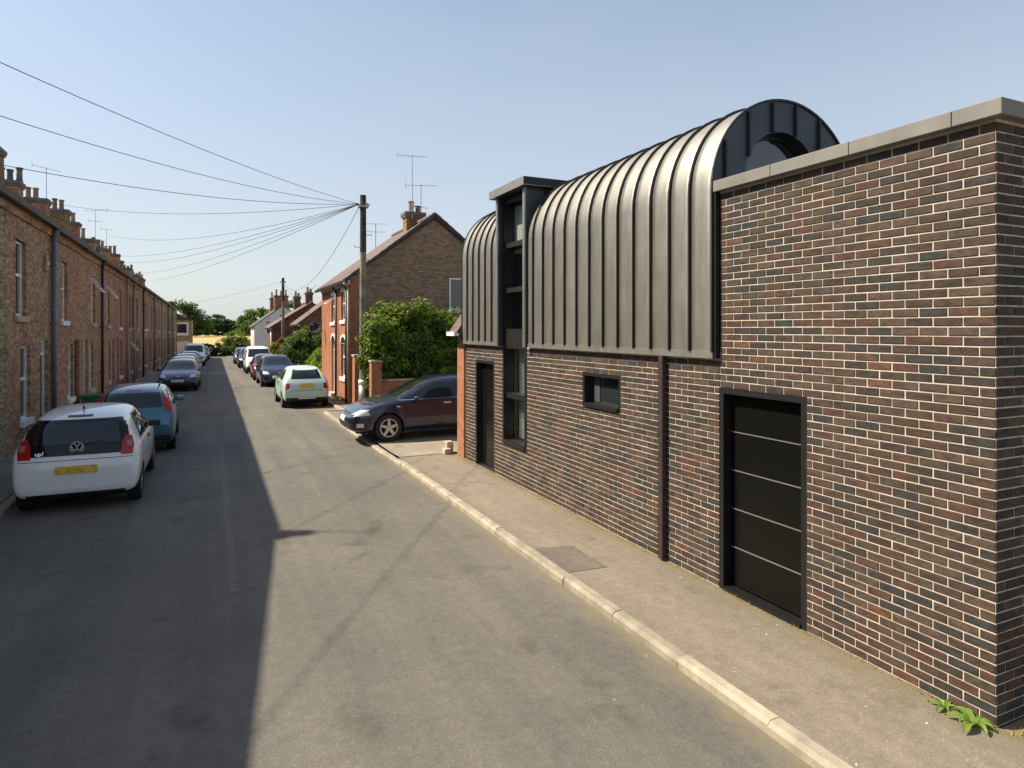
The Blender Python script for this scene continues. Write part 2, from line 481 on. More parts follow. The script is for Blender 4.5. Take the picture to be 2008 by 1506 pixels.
def struct(name, mb, mat, smooth=False):
    o = part(name, mb, mat, smooth=smooth); o['kind'] = 'structure'; return o

def zg(y): return -0.010 * max(0.0, y - 12.0)        # the street falls away gently

def strip(mb, xa, xb, ys, dz=0.0):
    """a sheet along the street between x = xa(y) and xb(y)"""
    fa = xa if callable(xa) else (lambda y: xa)
    fb = xb if callable(xb) else (lambda y: xb)
    k = len(mb.v)
    for y in ys:
        mb.v += [(fa(y), y, zg(y) + dz), (fb(y), y, zg(y) + dz)]
    for i in range(len(ys) - 1):
        mb.f.append((k + 2 * i, k + 2 * i + 1, k + 2 * i + 3, k + 2 * i + 2))
    return mb

def frange(a, b, n): return [a + (b - a) * i / n for i in range(n + 1)]

def wall_panels(mb, fr, u0, u1, o0, o1, z0, z1, holes):
    """solid wall with rectangular openings (u0,u1,z0,z1)"""
    us = sorted(set([u0, u1] + [h[0] for h in holes] + [h[1] for h in holes]))
    us = [u for u in us if u0 <= u <= u1]
    for a, b in zip(us[:-1], us[1:]):
        mid = (a + b) / 2
        hs = sorted((h[2], h[3]) for h in holes if h[0] < mid < h[1])
        z = z0
        for c, d in hs:
            if c > z + 1e-4: mb.fbox(fr, a, b, o0, o1, z, c)
            z = max(z, d)
        if z < z1 - 1e-4: mb.fbox(fr, a, b, o0, o1, z, z1)
    return mb

def project(p):
    """where a point lands in the photograph (used only to rank bricks by size)"""
    S, C = math.sin(YAW), math.cos(YAW)
    w = p[0] * S + p[1] * C; r = p[0] * C - p[1] * S
    if w < 0.3: return None
    return 1004 + r / w * 1270, 645 - (p[2] - 2.7) / w * 1270, w

def brick_mesh(name):
    """unit brick: u, depth, z in 0..1, edges softened"""
    b = MB()
    e = 0.5
    def ring(d, iu, iz): return [(iu, d, iz), (1 - iu, d, iz), (1 - iu, d, 1 - iz), (iu, d, 1 - iz)]
    rings = [ring(0, 0, 0), ring(0.7, 0, 0), ring(1.0, 0.016, 0.045)]
    for r in rings: b.v += r
    for k in range(2):
        for i in range(4):
            j = (i + 1) % 4
            b.f.append((k * 4 + i, k * 4 + j, k * 4 + 4 + j, k * 4 + 4 + i))
    b.f.append((8, 9, 10, 11))
    me = b.mesh(name); fix_normals(me)
    return me

BRICK_ME = brick_mesh('brick')

def lay_bricks(root, faces, matone, matfield, limit=300, depth=0.006, seed=1, minpx=8):
    """faces: list of (fr, [bricks (u0,u1,z0,z1)]).  The largest in view are objects, the rest one part."""
    rr = random.Random(seed)
    allb = []
    for fr, bl in faces:
        for (u0, u1, z0, z1) in bl:
            c = Vector(fr((u0 + u1) / 2, 0, (z0 + z1) / 2)); p = project(c)
            a = 0
            if p and 0 < p[0] < 2008 and 0 < p[1] < 1506:
                q0 = project(fr(u0, 0, z0)); q1 = project(fr(u1, 0, z1))
                a = abs(q1[0] - q0[0]) * (z1 - z0) * 1270 / p[2] if q0 and q1 else 0
            allb.append((a, fr, u0, u1, z0, z1))
    allb.sort(key=lambda t: -t[0])
    off = Vector(ROOT[root.name])
    field = MB()
    one = BRICK_ME.copy()
    one.materials.clear()
    one.materials.append(M[matone])
    bv = [tuple(v.co) for v in BRICK_ME.vertices]; bf = [tuple(p.vertices) for p in BRICK_ME.polygons]
    for i, (a, fr, u0, u1, z0, z1) in enumerate(allb):
        d = depth + rr.uniform(-0.0018, 0.0022)
        j = [rr.uniform(-0.0015, 0.0015) for _ in range(4)]
        u0 += j[0]; u1 += j[1]; z0 += j[2] * .7; z1 += j[3] * .7
        o = Vector(fr(u0, 0, z0)); ax = Vector(fr(u1, 0, z0)) - o; ay = Vector(fr(u0, d, z0)) - o; az = Vector(fr(u0, 0, z1)) - o
        if i < limit and a > 20:
            b = bpy.data.objects.new('brick', one); COL.objects.link(b); b.parent = root
            tilt = rr.uniform(-0.004, 0.004)
            mtx = Matrix(((ax.x, ay.x, az.x, o.x - off.x), (ax.y, ay.y, az.y, o.y - off.y), (ax.z, ay.z, az.z, o.z - off.z), (0, 0, 0, 1)))
            b.matrix_basis = mtx
        else:
            k = len(field.v)
            for v in bv: field.v.append(tuple(o + ax * v[0] + ay * v[1] + az * v[2]))
            field.f += [tuple(k + q for q in f) for f in bf]
    if field.v: part('brick_courses', field, matfield, root, kind='stuff')

def courses(u0, u1, z0, z1, holes, bw=0.205, bh=0.0675, joint=0.0115, seed=0, top=None, start=0.0):
    """running bond with odd cut bricks; bricks end at openings"""
    rr = random.Random(seed)
    out = []
    z = z0; row = 0
    while z + bh * 0.5 < z1:
        a = z + joint / 2; b = min(z + bh - joint / 2, z1)
        segs = [(u0, u1)]
        if top: segs = [(max(u0, top(b)[0]), min(u1, top(b)[1]))]
        for h in holes:
            if h[3] > a + 0.004 and h[2] < b - 0.004:
                ns = []
                for s0, s1 in segs:
                    if h[1] <= s0 or h[0] >= s1: ns.append((s0, s1)); continue
                    if h[0] > s0: ns.append((s0, h[0]))
                    if h[1] < s1: ns.append((h[1], s1))
                segs = ns
        for s0, s1 in segs:
            if s1 - s0 < 0.03: continue
            g = u0 + start + (bw / 2 if row % 2 else 0) - bw
            while g < s1:
                c, d = max(g + joint / 2, s0), min(g + bw - joint / 2, s1)
                if d - c > 0.02: out.append((c, d, a, b))
                g += bw
        z += bh; row += 1
    return out
# ------------------------------------------------------------------ cars
def paint(name, col, metal=0.0, rough=0.35):
    m, nt, b = nmat(name)
    p = pos(nt)
    dirt = noise(nt, p, 7, 5, 0.65)
    c = ramp(nt, dirt, [(0.3, tuple(v * 0.93 for v in col)), (0.7, col)])
    lk(nt, c, b.inputs['Base Color'])
    b.inputs['Metallic'].default_value = metal
    b.inputs['Roughness'].default_value = rough
    b.inputs['Coat Weight'].default_value = 0.9
    b.inputs['Coat Roughness'].default_value = 0.05
    return m
M['p_white'] = paint('white_car_paint', (0.82, 0.83, 0.85))
M['p_teal'] = paint('teal_blue_car_paint', (0.028, 0.15, 0.215), 0.35)
M['p_navy'] = paint('navy_car_paint', (0.008, 0.012, 0.045), 0.3)
M['p_navy2'] = paint('deep_blue_car_paint', (0.020, 0.036, 0.105), 0.3)
M['p_opel'] = paint('midnight_blue_car_paint', (0.007, 0.008, 0.032), 0.2, 0.3)
M['p_grey'] = paint('silver_grey_car_paint', (0.24, 0.25, 0.27), 0.6)
M['p_silver'] = paint('silver_car_paint', (0.38, 0.40, 0.43), 0.6)
M['p_mint'] = paint('mint_car_paint', (0.50, 0.66, 0.58))
M['p_maroon'] = paint('maroon_car_paint', (0.17, 0.008, 0.020), 0.2)
M['p_black'] = paint('black_car_paint', (0.012, 0.013, 0.015))
M['p_steel'] = paint('blue_grey_car_paint', (0.10, 0.15, 0.22), 0.4)
M['carglass'] = glass('car_glass', (0.008, 0.011, 0.012), 0.02, 0.6)
M['gloss_black'] = glass('gloss_black_trim', (0.005, 0.005, 0.006), 0.06, 0.35)
M['tyre'] = plain('tyre_rubber', (0.018, 0.018, 0.019), 0.85, var=0.1)
M['rim'] = plain('alloy_rim', (0.50, 0.51, 0.52), 0.35, 0.7, var=0.05)
M['well'] = plain('wheel_well', (0.008, 0.008, 0.008), 0.9, var=0)
M['trim'] = plain('black_plastic_trim', (0.014, 0.014, 0.015), 0.6, var=0.05)
M['chrome'] = plain('chrome', (0.75, 0.76, 0.78), 0.12, 1.0, var=0)
def lens(name, col, spec=0.8):
    m = glass(name, col, 0.12, spec); return m
M['tail'] = lens('red_tail_lens', (0.42, 0.006, 0.006), 0.5)
M['tail_clear'] = lens('clear_tail_lens', (0.36, 0.17, 0.17), .5)
M['head'] = lens('headlamp_lens', (0.55, 0.58, 0.62))
M['amber'] = lens('amber_lens', (0.6, 0.22, 0.03))
M['seamline'] = plain('panel_gap', (0.02, 0.02, 0.02), 0.8, var=0)
def platemat(name, col):
    m, nt, b = nmat(name)
    p = node(nt, 'ShaderNodeTexCoord').outputs['Generated']
    mp = node(nt, 'ShaderNodeMapping'); mp.inputs['Scale'].default_value = (5, 5, 1.2)
    lk(nt, p, mp.inputs[0])
    c = ramp(nt, noise(nt, mp.outputs[0], 1.2, 1), [(0.40, tuple(v * 0.7 for v in col)), (0.62, col)])
    lk(nt, c, b.inputs['Base Color']); b.inputs['Roughness'].default_value = 0.4
    return m
M['plate_y'] = platemat('yellow_plate', (0.78, 0.52, 0.05))
M['plate_w'] = platemat('white_plate', (0.72, 0.72, 0.68))

# station: x (fraction of length, -0.5 rear .. 0.5 front), bottom z, belt z, top z, half width, top half width  (z in m, widths as fraction of W/2)
HATCH = [(-.500, .36, .58, .66, .84, .72), (-.492, .26, .72, .84, .93, .80), (-.477, .23, .88, 1.02, .975, .82), (-.447, .22, .95, 1.30, .99, .74),
         (-.405, .22, .955, 1.425, 1.0, .70), (-.26, .20, .955, 1.488, 1.0, .695), (-.07, .20, .945, 1.490, 1.0, .70), (.055, .20, .935, 1.435, 1.0, .71),
         (.145, .20, .925, 1.235, 1.0, .76), (.245, .20, .91, 1.00, 1.0, .86), (.335, .20, .87, .935, .985, .87), (.430, .22, .77, .84, .94, .82),
         (.478, .25, .62, .70, .86, .76), (.500, .36, .52, .57, .72, .62)]
ASTRA = [(-.500, .36, .62, .72, .82, .70), (-.490, .27, .78, .90, .92, .80), (-.470, .24, .95, 1.06, .97, .80), (-.425, .22, 1.00, 1.28, .99, .72),
         (-.360, .21, 1.00, 1.41, 1.0, .68), (-.23, .20, .985, 1.49, 1.0, .67), (-.06, .20, .965, 1.500, 1.0, .68), (.040, .20, .95, 1.44, 1.0, .69),
         (.135, .20, .93, 1.24, 1.0, .74), (.235, .20, .905, 1.005, 1.0, .85), (.33, .20, .85, .925, .985, .86), (.425, .21, .73, .80, .93, .80),
         (.476, .24, .58, .66, .84, .74), (.500, .34, .47, .53, .68, .58)]
ROUND = [(-.500, .38, .58, .66, .80, .70), (-.488, .27, .74, .84, .90, .80), (-.465, .24, .90, .985, .96, .83), (-.415, .22, .96, 1.23, .985, .74),
         (-.335, .22, .965, 1.41, 1.0, .67), (-.20, .20, .96, 1.485, 1.0, .66), (-.05, .20, .95, 1.490, 1.0, .67), (.075, .20, .94, 1.43, 1.0, .68),
         (.16, .20, .93, 1.25, 1.0, .74), (.25, .20, .92, 1.02, .99, .85), (.345, .20, .89, .965, .965, .85), (.435, .22, .79, .86, .91, .79),
         (.478, .25, .64, .72, .83, .73), (.500, .36, .53, .58, .70, .60)]
VAN = [(-.500, .40, .70, 1.60, .90, .78), (-.494, .30, .95, 1.76, .95, .82), (-.47, .26, 1.0, 1.83, .985, .83), (-.30, .25, 1.0, 1.86, 1.0, .83),
       (-.10, .25, 1.0, 1.86, 1.0, .83), (.08, .25, 1.0, 1.83, 1.0, .82), (.15, .25, 1.0, 1.72, 1.0, .82), (.235, .25, .99, 1.36, 1.0, .83),
       (.295, .25, .97, 1.10, 1.0, .86), (.37, .25, .92, 1.01, .985, .87), (.44, .26, .80, .88, .95, .83), (.482, .28, .66, .74, .88, .78), (.500, .38, .55, .60, .75, .66)]

def body_mesh(st, L, W, kz, lev=2):
    w2 = W / 2
    rows = []
    for (x, zb, zw, zt, w, wt) in st:
        zw = zw if zw < 0.5 else zw; zt *= 1
        zb, zw, zt = zb, zw * kz, zt * kz
        w *= w2; wt = min(wt * w2, w)
        zm = zb + (zw - zb) * 0.5
        ze = zt - min(0.055, (zt - zw) * 0.4)
        rows.append([(0, zb), (w * .80, zb), (w * .955, zb + .05), (w * 1.0, zm), (w * .985, zw - .06), (w * .955, zw), ((w * .955) * .48 + wt * .52, zw + (ze - zw) * .55), (wt, ze), (wt * .62, zt - .012), (0, zt)])
    bm = bmesh.new()
    n = len(rows[0])
    ring = []
    for (s, row) in zip(st, rows):
        x = s[0] * L
        loop = [bm.verts.new((x, y, z)) for (y, z) in row] + [bm.verts.new((x, -y, z)) for (y, z) in reversed(row[1:-1])]
        ring.append(loop)
    m = len(ring[0])
    for a, b in zip(ring[:-1], ring[1:]):
        for i in range(m):
            j = (i + 1) % m
            bm.faces.new((a[i], a[j], b[j], b[i]))
    for lp in (ring[0], ring[-1]):
        for i in range(n - 1):
            l0, l1 = lp[i], lp[i + 1]
            r0 = lp[(m - i) % m]; r1 = lp[(m - i - 1) % m]
            vs = [l0, l1, r1, r0]
            u = []
            for v in vs:
                if v not in u: u.append(v)
            bm.faces.new(u)
    bmesh.ops.recalc_face_normals(bm, faces=bm.faces)
    cl = bm.edges.layers.float.new('crease_edge')
    for a, b in zip(ring[:-1], ring[1:]):
        for i in (5, m - 5):
            e = bm.edges.get((a[i], b[i]))
            if e: e[cl] = 0.35
    me = bpy.data.meshes.new('body'); bm.to_mesh(me); bm.free()
    o = bpy.data.objects.new('tmp', me); COL.objects.link(o)
    md = o.modifiers.new('s', 'SUBSURF'); md.levels = lev; md.render_levels = lev
    dg = bpy.context.evaluated_depsgraph_get()
    me2 = bpy.data.meshes.new_from_object(o.evaluated_get(dg))
    bpy.data.objects.remove(o); bpy.data.meshes.remove(me)
    bm = bmesh.new(); bm.from_mesh(me2); bpy.data.meshes.remove(me2)
    return bm

VIEW = {'side+': (lambda c: (c.x, c.z), lambda n: n.y > 0.25, lambda a, b: Vector((a, 0, b))),
        'side-': (lambda c: (c.x, c.z), lambda n: n.y < -0.25, lambda a, b: Vector((a, 0, b))),
        'rear': (lambda c: (c.y, c.z), lambda n: n.x < -0.22, lambda a, b: Vector((0, a, b))),
        'front': (lambda c: (c.y, c.z), lambda n: n.x > 0.16, lambda a, b: Vector((0, a, b))),
        'top': (lambda c: (c.x, c.y), lambda n: n.z > 0.3, lambda a, b: Vector((a, b, 0)))}

def convex_ccw(poly):
    A = sum(poly[i][0] * poly[(i + 1) % len(poly)][1] - poly[(i + 1) % len(poly)][0] * poly[i][1] for i in range(len(poly)))
    return poly if A > 0 else poly[::-1]

def inside(p, poly, e=1e-5):
    for i in range(len(poly)):
        a = poly[i]; b = poly[(i + 1) % len(poly)]
        if (b[0] - a[0]) * (p[1] - a[1]) - (b[1] - a[1]) * (p[0] - a[0]) < -e: return False
    return True

def cut(bm, poly, view):
    pr, cond, un = VIEW[view]
    poly = convex_ccw(poly)
    a0 = min(p[0] for p in poly) - .03; a1 = max(p[0] for p in poly) + .03
    b0 = min(p[1] for p in poly) - .03; b1 = max(p[1] for p in poly) + .03
    for i in range(len(poly)):
        p = poly[i]; q = poly[(i + 1) % len(poly)]
        fs = []
        for f in bm.faces:
            if not cond(f.normal): continue
            us = [pr(v.co) for v in f.verts]
            if max(u[0] for u in us) < a0 or min(u[0] for u in us) > a1 or max(u[1] for u in us) < b0 or min(u[1] for u in us) > b1: continue
            fs.append(f)
        geom = set(fs)
        for f in fs: geom.update(f.edges); geom.update(f.verts)
        nrm = un(-(q[1] - p[1]), q[0] - p[0]).normalized()
        bmesh.ops.bisect_plane(bm, geom=list(geom), dist=1e-5, plane_co=un(*p), plane_no=nrm)
    return [f for f in bm.faces if cond(f.normal) and inside(pr(f.calc_center_median()), poly)]

def lift(faces, d):
    """copy faces as a separate shell d proud of the surface, with a rim back to it"""
    mb = MB(); idx = {}; base = {}
    nrm = {}
    for f in faces:
        for v in f.verts:
            nrm[v.index] = nrm.get(v.index, Vector()) + f.normal
    for f in faces:
        for v in f.verts:
            if v.index not in idx:
                n = nrm[v.index].normalized()
                idx[v.index] = len(mb.v); mb.v.append(tuple(v.co + n * d))
                base[v.index] = len(mb.v); mb.v.append(tuple(v.co - n * 0.004))
        mb.f.append(tuple(idx[v.index] for v in f.verts))
    fs = set(faces)
    for f in faces:
        for l in f.loops:
            e = l.edge
            if sum(1 for g in e.link_faces if g in fs) == 1:
                a, b = l.vert.index, l.link_loop_next.vert.index
                mb.f.append((idx[b], idx[a], base[a], base[b]))
    return mb

def rect(a0, a1, b0, b1): return [(a0, b0), (a1, b0), (a1, b1), (a0, b1)]

def mir(poly): return [(-a, b) for a, b in poly]

def shade(o, ang=35):
    for p in o.data.polygons: p.use_smooth = True
    o.data.set_sharp_from_angle(angle=rad(ang))

def wheel(root, x, y, r, side, spokes=7, rimr=0.68, wid=0.19, rimmat='rim', far=False):
    """tyre with a spoked rim; side is +1 for left"""
    n = 20
    t = MB(); c = (x, y, r)
    h = wid / 2
    prof = [(r * rimr, -h), (r * .93, -h), (r, -h * .7), (r, h * .7), (r * .93, h), (r * rimr, h), (r * (rimr - .04), h * .6), (r * (rimr - .04), -h)]
    t.lathe(c, prof + prof[:1], n, 'y', False)
    o = part('wheel', t, 'tyre', root, local=True); shade(o)
    s = MB()
    yo = y + side * h * 0.72
    s.lathe((x, yo, r), [(r * rimr * 1.02, -side * .03), (r * rimr * 1.02, side * .012), (r * (rimr - .09), side * .014), (r * (rimr - .12), -side * .02)], n, 'y', False)
    for k in range(spokes):
        a = 2 * math.pi * k / spokes + .3
        d = Vector((math.cos(a), 0, math.sin(a))); q = Vector((-math.sin(a), 0, math.cos(a)))
        cc = Vector((x, yo, r)); w0, w1 = r * .13, r * .075
        p = [cc + d * (r * .1) - q * w0, cc + d * (r * .1) + q * w0, cc + d * (r * (rimr - .05)) + q * w1, cc + d * (r * (rimr - .05)) - q * w1]
        k0 = len(s.v)
        s.v += [tuple(v + Vector((0, side * .016, 0))) for v in p] + [tuple(v - Vector((0, side * .02, 0))) for v in p]
        s.f += [(k0, k0 + 1, k0 + 2, k0 + 3), (k0, k0 + 4, k0 + 5, k0 + 1), (k0 + 1, k0 + 5, k0 + 6, k0 + 2), (k0 + 3, k0 + 2, k0 + 6, k0 + 7), (k0, k0 + 3, k0 + 7, k0 + 4)]
    s.lathe((x, yo, r), [(r * .17, -side * .02), (r * .15, side * .022), (r * .04, side * .026)], 12, 'y')
    so = part('rim', s, rimmat, o, local=True)
    d = MB(); d.lathe((x, y + side * .01, r), [(r * (rimr - .03), -.02), (r * (rimr - .03), .02)], n, 'y')
    part('brake_disc', d, 'well', o, local=True)
    return o

def zprofile(st, L, x, kz=1.0):
    xs = [s[0] * L for s in st]
    for i in range(len(xs) - 1):
        if xs[i] <= x <= xs[i + 1]:
            t = (x - xs[i]) / (xs[i + 1] - xs[i])
            return (st[i][3] * (1 - t) + st[i + 1][3] * t) * kz
    return st[0][3] * kz

def car(name, label, cat, loc, rz, st, L, W, H, pmat, spec, wr=0.30, wheels=(-.33, .31), spokes=7, group=None):
    kz = H / max(s[3] for s in st)
    root = thing(name, label, cat, loc, rz, group)
    bm = body_mesh(st, L, W, kz, 1 if loc[1] > 39 else 2)
    xr, xf = wheels[0] * L, wheels[1] * L
    w2 = W / 2
    bm.verts.index_update()
    pieces = []
    for (pname, poly, views, mat, d) in spec:
        for v in (views if isinstance(views, (list, tuple)) else [views]):
            fs = cut(bm, poly, v)
            bm.verts.index_update()
            if fs: pieces.append((pname, lift(fs, d), mat))
    # wheel arches
    for x in (xr, xf):
        ra = wr * 1.13
        circ = [(x + ra * math.cos(2 * math.pi * k / 14), wr + ra * math.sin(2 * math.pi * k / 14)) for k in range(14)]
        for v in ('side+', 'side-'):
            fs = cut(bm, circ, v)
            bmesh.ops.delete(bm, geom=fs, context='FACES')
        # underside too
        fs = [f for f in bm.faces if f.normal.z < -.3 and abs(f.calc_center_median().x - x) < ra * .95 and abs(f.calc_center_median().y) > w2 * .45 and f.calc_center_median().z < .45]
        bmesh.ops.delete(bm, geom=fs, context='FACES')
    me = bpy.data.meshes.new('body'); bm.to_mesh(me); bm.free()
    b = link('body', me, pmat, root); shade(b)
    body = b
    for (pname, mb, mat) in pieces:
        o = part(pname, mb, mat, root, local=True); shade(o, 50)
    for x in (xr, xf):
        for s in (1, -1):
            q = MB(); ra = wr * 1.14; yy0, yy1 = s * w2 * .50, s * w2 * .955
            n = 12
            for k in range(n):
                a0 = math.pi * (-.12 + 1.24 * k / n); a1 = math.pi * (-.12 + 1.24 * (k + 1) / n)
                q.quad((x + ra * math.cos(a0), yy0, wr + ra * math.sin(a0)), (x + ra * math.cos(a1), yy0, wr + ra * math.sin(a1)),
                       (x + ra * math.cos(a1), yy1, wr + ra * math.sin(a1)), (x + ra * math.cos(a0), yy1, wr + ra * math.sin(a0)))
            q.quad((x - ra, yy0, wr * .4), (x + ra, yy0, wr * .4), (x + ra, yy0, wr + ra), (x - ra, yy0, wr + ra))
            me = q.mesh('wheel_arch'); link('wheel_arch', me, 'well', root)
            wheel(root, x, s * (w2 - .115), wr, s, spokes)
    # mirrors
    k = 0.145 * L
    for s in (1, -1):
        mm = MB(); zz = 0.98 * kz
        x0 = k
        mm.prism([(x0 - .07, s * (w2 * .93)), (x0 + .05, s * (w2 * .93)), (x0 + .05, s * (w2 + .09)), (x0 + .0, s * (w2 + .135)), (x0 - .05, s * (w2 + .125))], 'z', zz - .045, zz + .065)
        o = part('mirror', mm, pmat if pmat != 'p_white' else 'trim', root, local=True, bevel=0.03); shade(o, 60)
    # dark floor pan
    fl = MB(); fl.box(-.43 * L, .44 * L, -w2 * .48, w2 * .48, .17, .42)
    part('underbody', fl, 'well', root, local=True)
    return root

def side_glass(L, kz, a, b, zb, zt, split=None, lean_f=.0, lean_r=.0):
    """side window outlines: a..b along the belt, lean at front and rear (m)"""
    out = []
    if split is None: split = []
    xs = [a] + split + [b]
    for i in range(len(xs) - 1):
        x0 = xs[i] + (.035 if i else 0); x1 = xs[i + 1] - (.035 if i < len(xs) - 2 else 0)
        t0 = x0 + (lean_r if i == 0 else 0); t1 = x1 - (lean_f if i == len(xs) - 2 else 0)
        out.append([(x0, zb), (x1, zb), (t1, zt), (t0, zt)])
    return out

SIDES = ('side+', 'side-')
def std_spec(L, W, H, st, a, b, split, lean_f, lean_r, zb=.985, zt=1.36, rear=None, front=None, ws=None, rw=None):
    k = H / max(s[3] for s in st)
    sp = []
    for g in side_glass(L, k, a, b, zb * k, zt * k, split, lean_f, lean_r): sp.append(('side_window', g, SIDES, 'carglass', .004))
    sp.append(('windscreen', ws or [(-W * .37, 1.02 * k), (W * .37, 1.02 * k), (W * .315, 1.40 * k), (-W * .315, 1.40 * k)], 'front', 'carglass', .004))
    if rw: sp.append(('rear_window', rw, 'rear', 'carglass', .004))
    # door shut lines, sill and handle
    for x in [a + .10] + split:
        sp.append(('door_seam', rect(x - .006, x + .006, .36, zb * k - .015), SIDES, 'seamline', .0015))
    for x in ([s + .08 for s in split] if split else []):
        sp.append(('door_handle', rect(x, x + .17, zb * k - .13, zb * k - .095), SIDES, 'trim', .022))
    sp.append(('door_seam', rect(b - .30, b - .288, .36, zb * k - .015), SIDES, 'seamline', .0015))
    sp.append(('sill_trim', rect(-.22 * L, .20 * L, .20, .285), SIDES, 'trim', .006))
    return sp + (rear or []) + (front or [])
# ------------------------------------------------------------------ the ground, road, pavements and kerbs
KL = -2.70                                           # left kerb face
KR = 3.36                                            # right kerb face as far as the drive
KR2 = 3.98                                           # and beyond it
YEND = 87.0
g = MB()
xs = [-400, -120, -60, -25, -9, 9, 25, 60, 120, 400]
def hills(x, y):
    z = zg(min(y, 110)) - 0.14
    return z
ys = [-40, -10, 0, 12, 25, 45, 70, 90, 110, 160, 260, 400, 700]
for y in ys:
    for x in xs: g.v.append((x, y, hills(x, y)))
for j in range(len(ys) - 1):
    for i in range(len(xs) - 1):
        k = j * len(xs) + i
        g.f.append((k, k + 1, k + 1 + len(xs), k + len(xs)))
struct('ground', g, 'soil')
fd = MB()
fxs = frange(-160, 160, 32); fys = [93, 100, 110, 130, 160, 200, 250, 320]
for y in fys:
    for x in fxs: fd.v.append((x, y, zg(min(y, 110)) + 0.05 + (0.55 + .15 * math.sin(x * .05)) * min(1, (y - 93) / 60.0) + (y - 93) * 0.0050))
for j in range(len(fys) - 1):
    for i in range(len(fxs) - 1):
        k = j * len(fxs) + i; fd.f.append((k, k + 1, k + 1 + len(fxs), k + len(fxs)))
struct('field', fd, 'field', smooth=True)

RY = [-14, -4, 0, 4, 8, 12, 13, 15, 18, 22, 25, 30, 36, 44, 54, 66, 76, YEND]
rd = MB()
strip(rd, KL, lambda y: KR if y < 22.2 else KR2, [y for y in RY if y <= 22], 0)
strip(rd, KL, KR2, [22] + [y for y in RY if y > 22], 0)
struct('road', rd, 'road')
# a long faint trench reinstatement in the shaded half of the road
tr = MB(); strip(tr, .17, .265, [7.2, 9, 11, 12, 14, 17], 0.004)
M['trench'] = asphalt('trench_asphalt', (0.125, 0.118, 0.105), (0.165, 0.154, 0.135), patches=False)
o = part('trench_strip', tr, 'trench', bpy.data.objects['road'])

PZ = .078
pr = MB()
strip(pr, KR + .115, 4.70, [-14, -4, 0, 4, 8, 12, 13.0], PZ)
strip(pr, KR + .115, 9.0, [18.3, 20, 22.0], 0.075)
strip(pr, KR2 + .14, 5.4, [22.0, 23, 25, 30, 36, 44, 54, 66, 76, YEND], PZ)
struct('pavement_right', pr, 'pave')
PR = bpy.data.objects['pavement_right']
o = part('tarmac_patch', MB().quad((3.50, 6.90, PZ + .004), (3.48, 6.06, PZ + .004), (3.95, 6.02, PZ + .004), (3.96, 6.80, PZ + .004)), 'patch', PR)
o = part('tarmac_patch', MB().quad((3.60, 12.1, PZ + .004), (3.56, 10.4, PZ + .004), (4.2, 10.3, PZ + .004), (4.3, 12.0, PZ + .004)), 'pave', PR)
dv = MB()
k0 = len(dv.v)
dv.quad((KR + .14, 13.0, PZ), (9.5, 13.0, PZ), (9.5, 13.6, .052), (KR + .14, 13.6, .052))
dv.quad((KR + .14, 13.6, .052), (9.5, 13.6, .052), (9.5, 17.9, .048), (KR + .14, 17.9, .048))
dv.quad((KR + .14, 17.9, .048), (9.5, 17.9, .048), (9.5, 18.3, .075), (KR + .14, 18.3, .075))
struct('driveway', dv, 'drive')

pl = MB(); strip(pl, -3.80, KL - .108, RY, 0.095)
struct('pavement_left', pl, 'slab')
PL = bpy.data.objects['pavement_left']
def flat_piece(name, x0, x1, y0, y1, z0, z1, mat, parent, j=.004):
    e = .008
    m = MB(); x0 += R.uniform(0, j); y0 += R.uniform(0, j); z1 += R.uniform(-j, j) * .6
    m.v += [(x0, y0, z0), (x1, y0, z0), (x1, y1, z0), (x0, y1, z0), (x0, y0, z1 - e), (x1, y0, z1 - e), (x1, y1, z1 - e), (x0, y1, z1 - e),
            (x0 + e, y0 + e, z1), (x1 - e, y0 + e, z1), (x1 - e, y1 - e, z1), (x0 + e, y1 - e, z1)]
    for a in (0, 4):
        for i in range(4):
            b = (i + 1) % 4; m.f.append((a + i, a + b, a + 4 + b, a + 4 + i))
    m.f.append((8, 9, 10, 11))
    return part(name, m, mat, parent)
y = 9.0; row = 0
while y < 34:
    cuts = [-3.795, -3.20, KL - .135] if row % 2 else [-3.795, -3.50, KL - .135]
    for a, b in zip(cuts[:-1], cuts[1:]):
        flat_piece('paving_slab', a + .006, b - .006, y + .006, y + .594, zg(y) + .05, zg(y) + .116, 'slab', PL)
    y += .6; row += 1

def kerbline(name, xf, segs, inner, near):
    """kerb stones with worn arrises, one object each as far as they can be told apart"""
    root = thing(name, None, None, (0, 0, 0), kind='structure')
    field = MB()
    for y0, y1, h in segs:
        n = max(1, round((y1 - y0) / .915)); step = (y1 - y0) / n
        for i in range(n):
            a = y0 + i * step + .0025; b = y0 + (i + 1) * step - .0025
            m = MB(); e = R.uniform(.022, .032); dx = R.uniform(-.006, .006); dz = R.uniform(-.004, .004)
            xo = xf + dx; xi = xf + inner * .112; hh = h + dz
            for yy in (a, b):
                m.v += [(xo, yy, zg(yy) - .12), (xo, yy, zg(yy) + hh - e), (xo + inner * e, yy, zg(yy) + hh), (xi, yy, zg(yy) + hh + .002), (xi, yy, zg(yy) - .12)]
            for q in range(5): m.f.append((q, (q + 1) % 5, 5 + (q + 1) % 5, 5 + q))
            m.f.append((0, 1, 2, 3, 4)); m.f.append((9, 8, 7, 6, 5))
            if near[0] < a < near[1]: part('kerb_stone', m, 'kerb', root)
            else:
                k = len(field.v); field.v += m.v; field.f += [tuple(k + t for t in f) for f in m.f]
    if field.v: part('far_kerb_stones', field, 'kerb', root, kind='stuff')
kerbline('kerb_right', KR, [(-6, 12.4, .082), (13.0, 17.9, .050), (18.4, 22.0, .078)], 1, (-.5, 23))
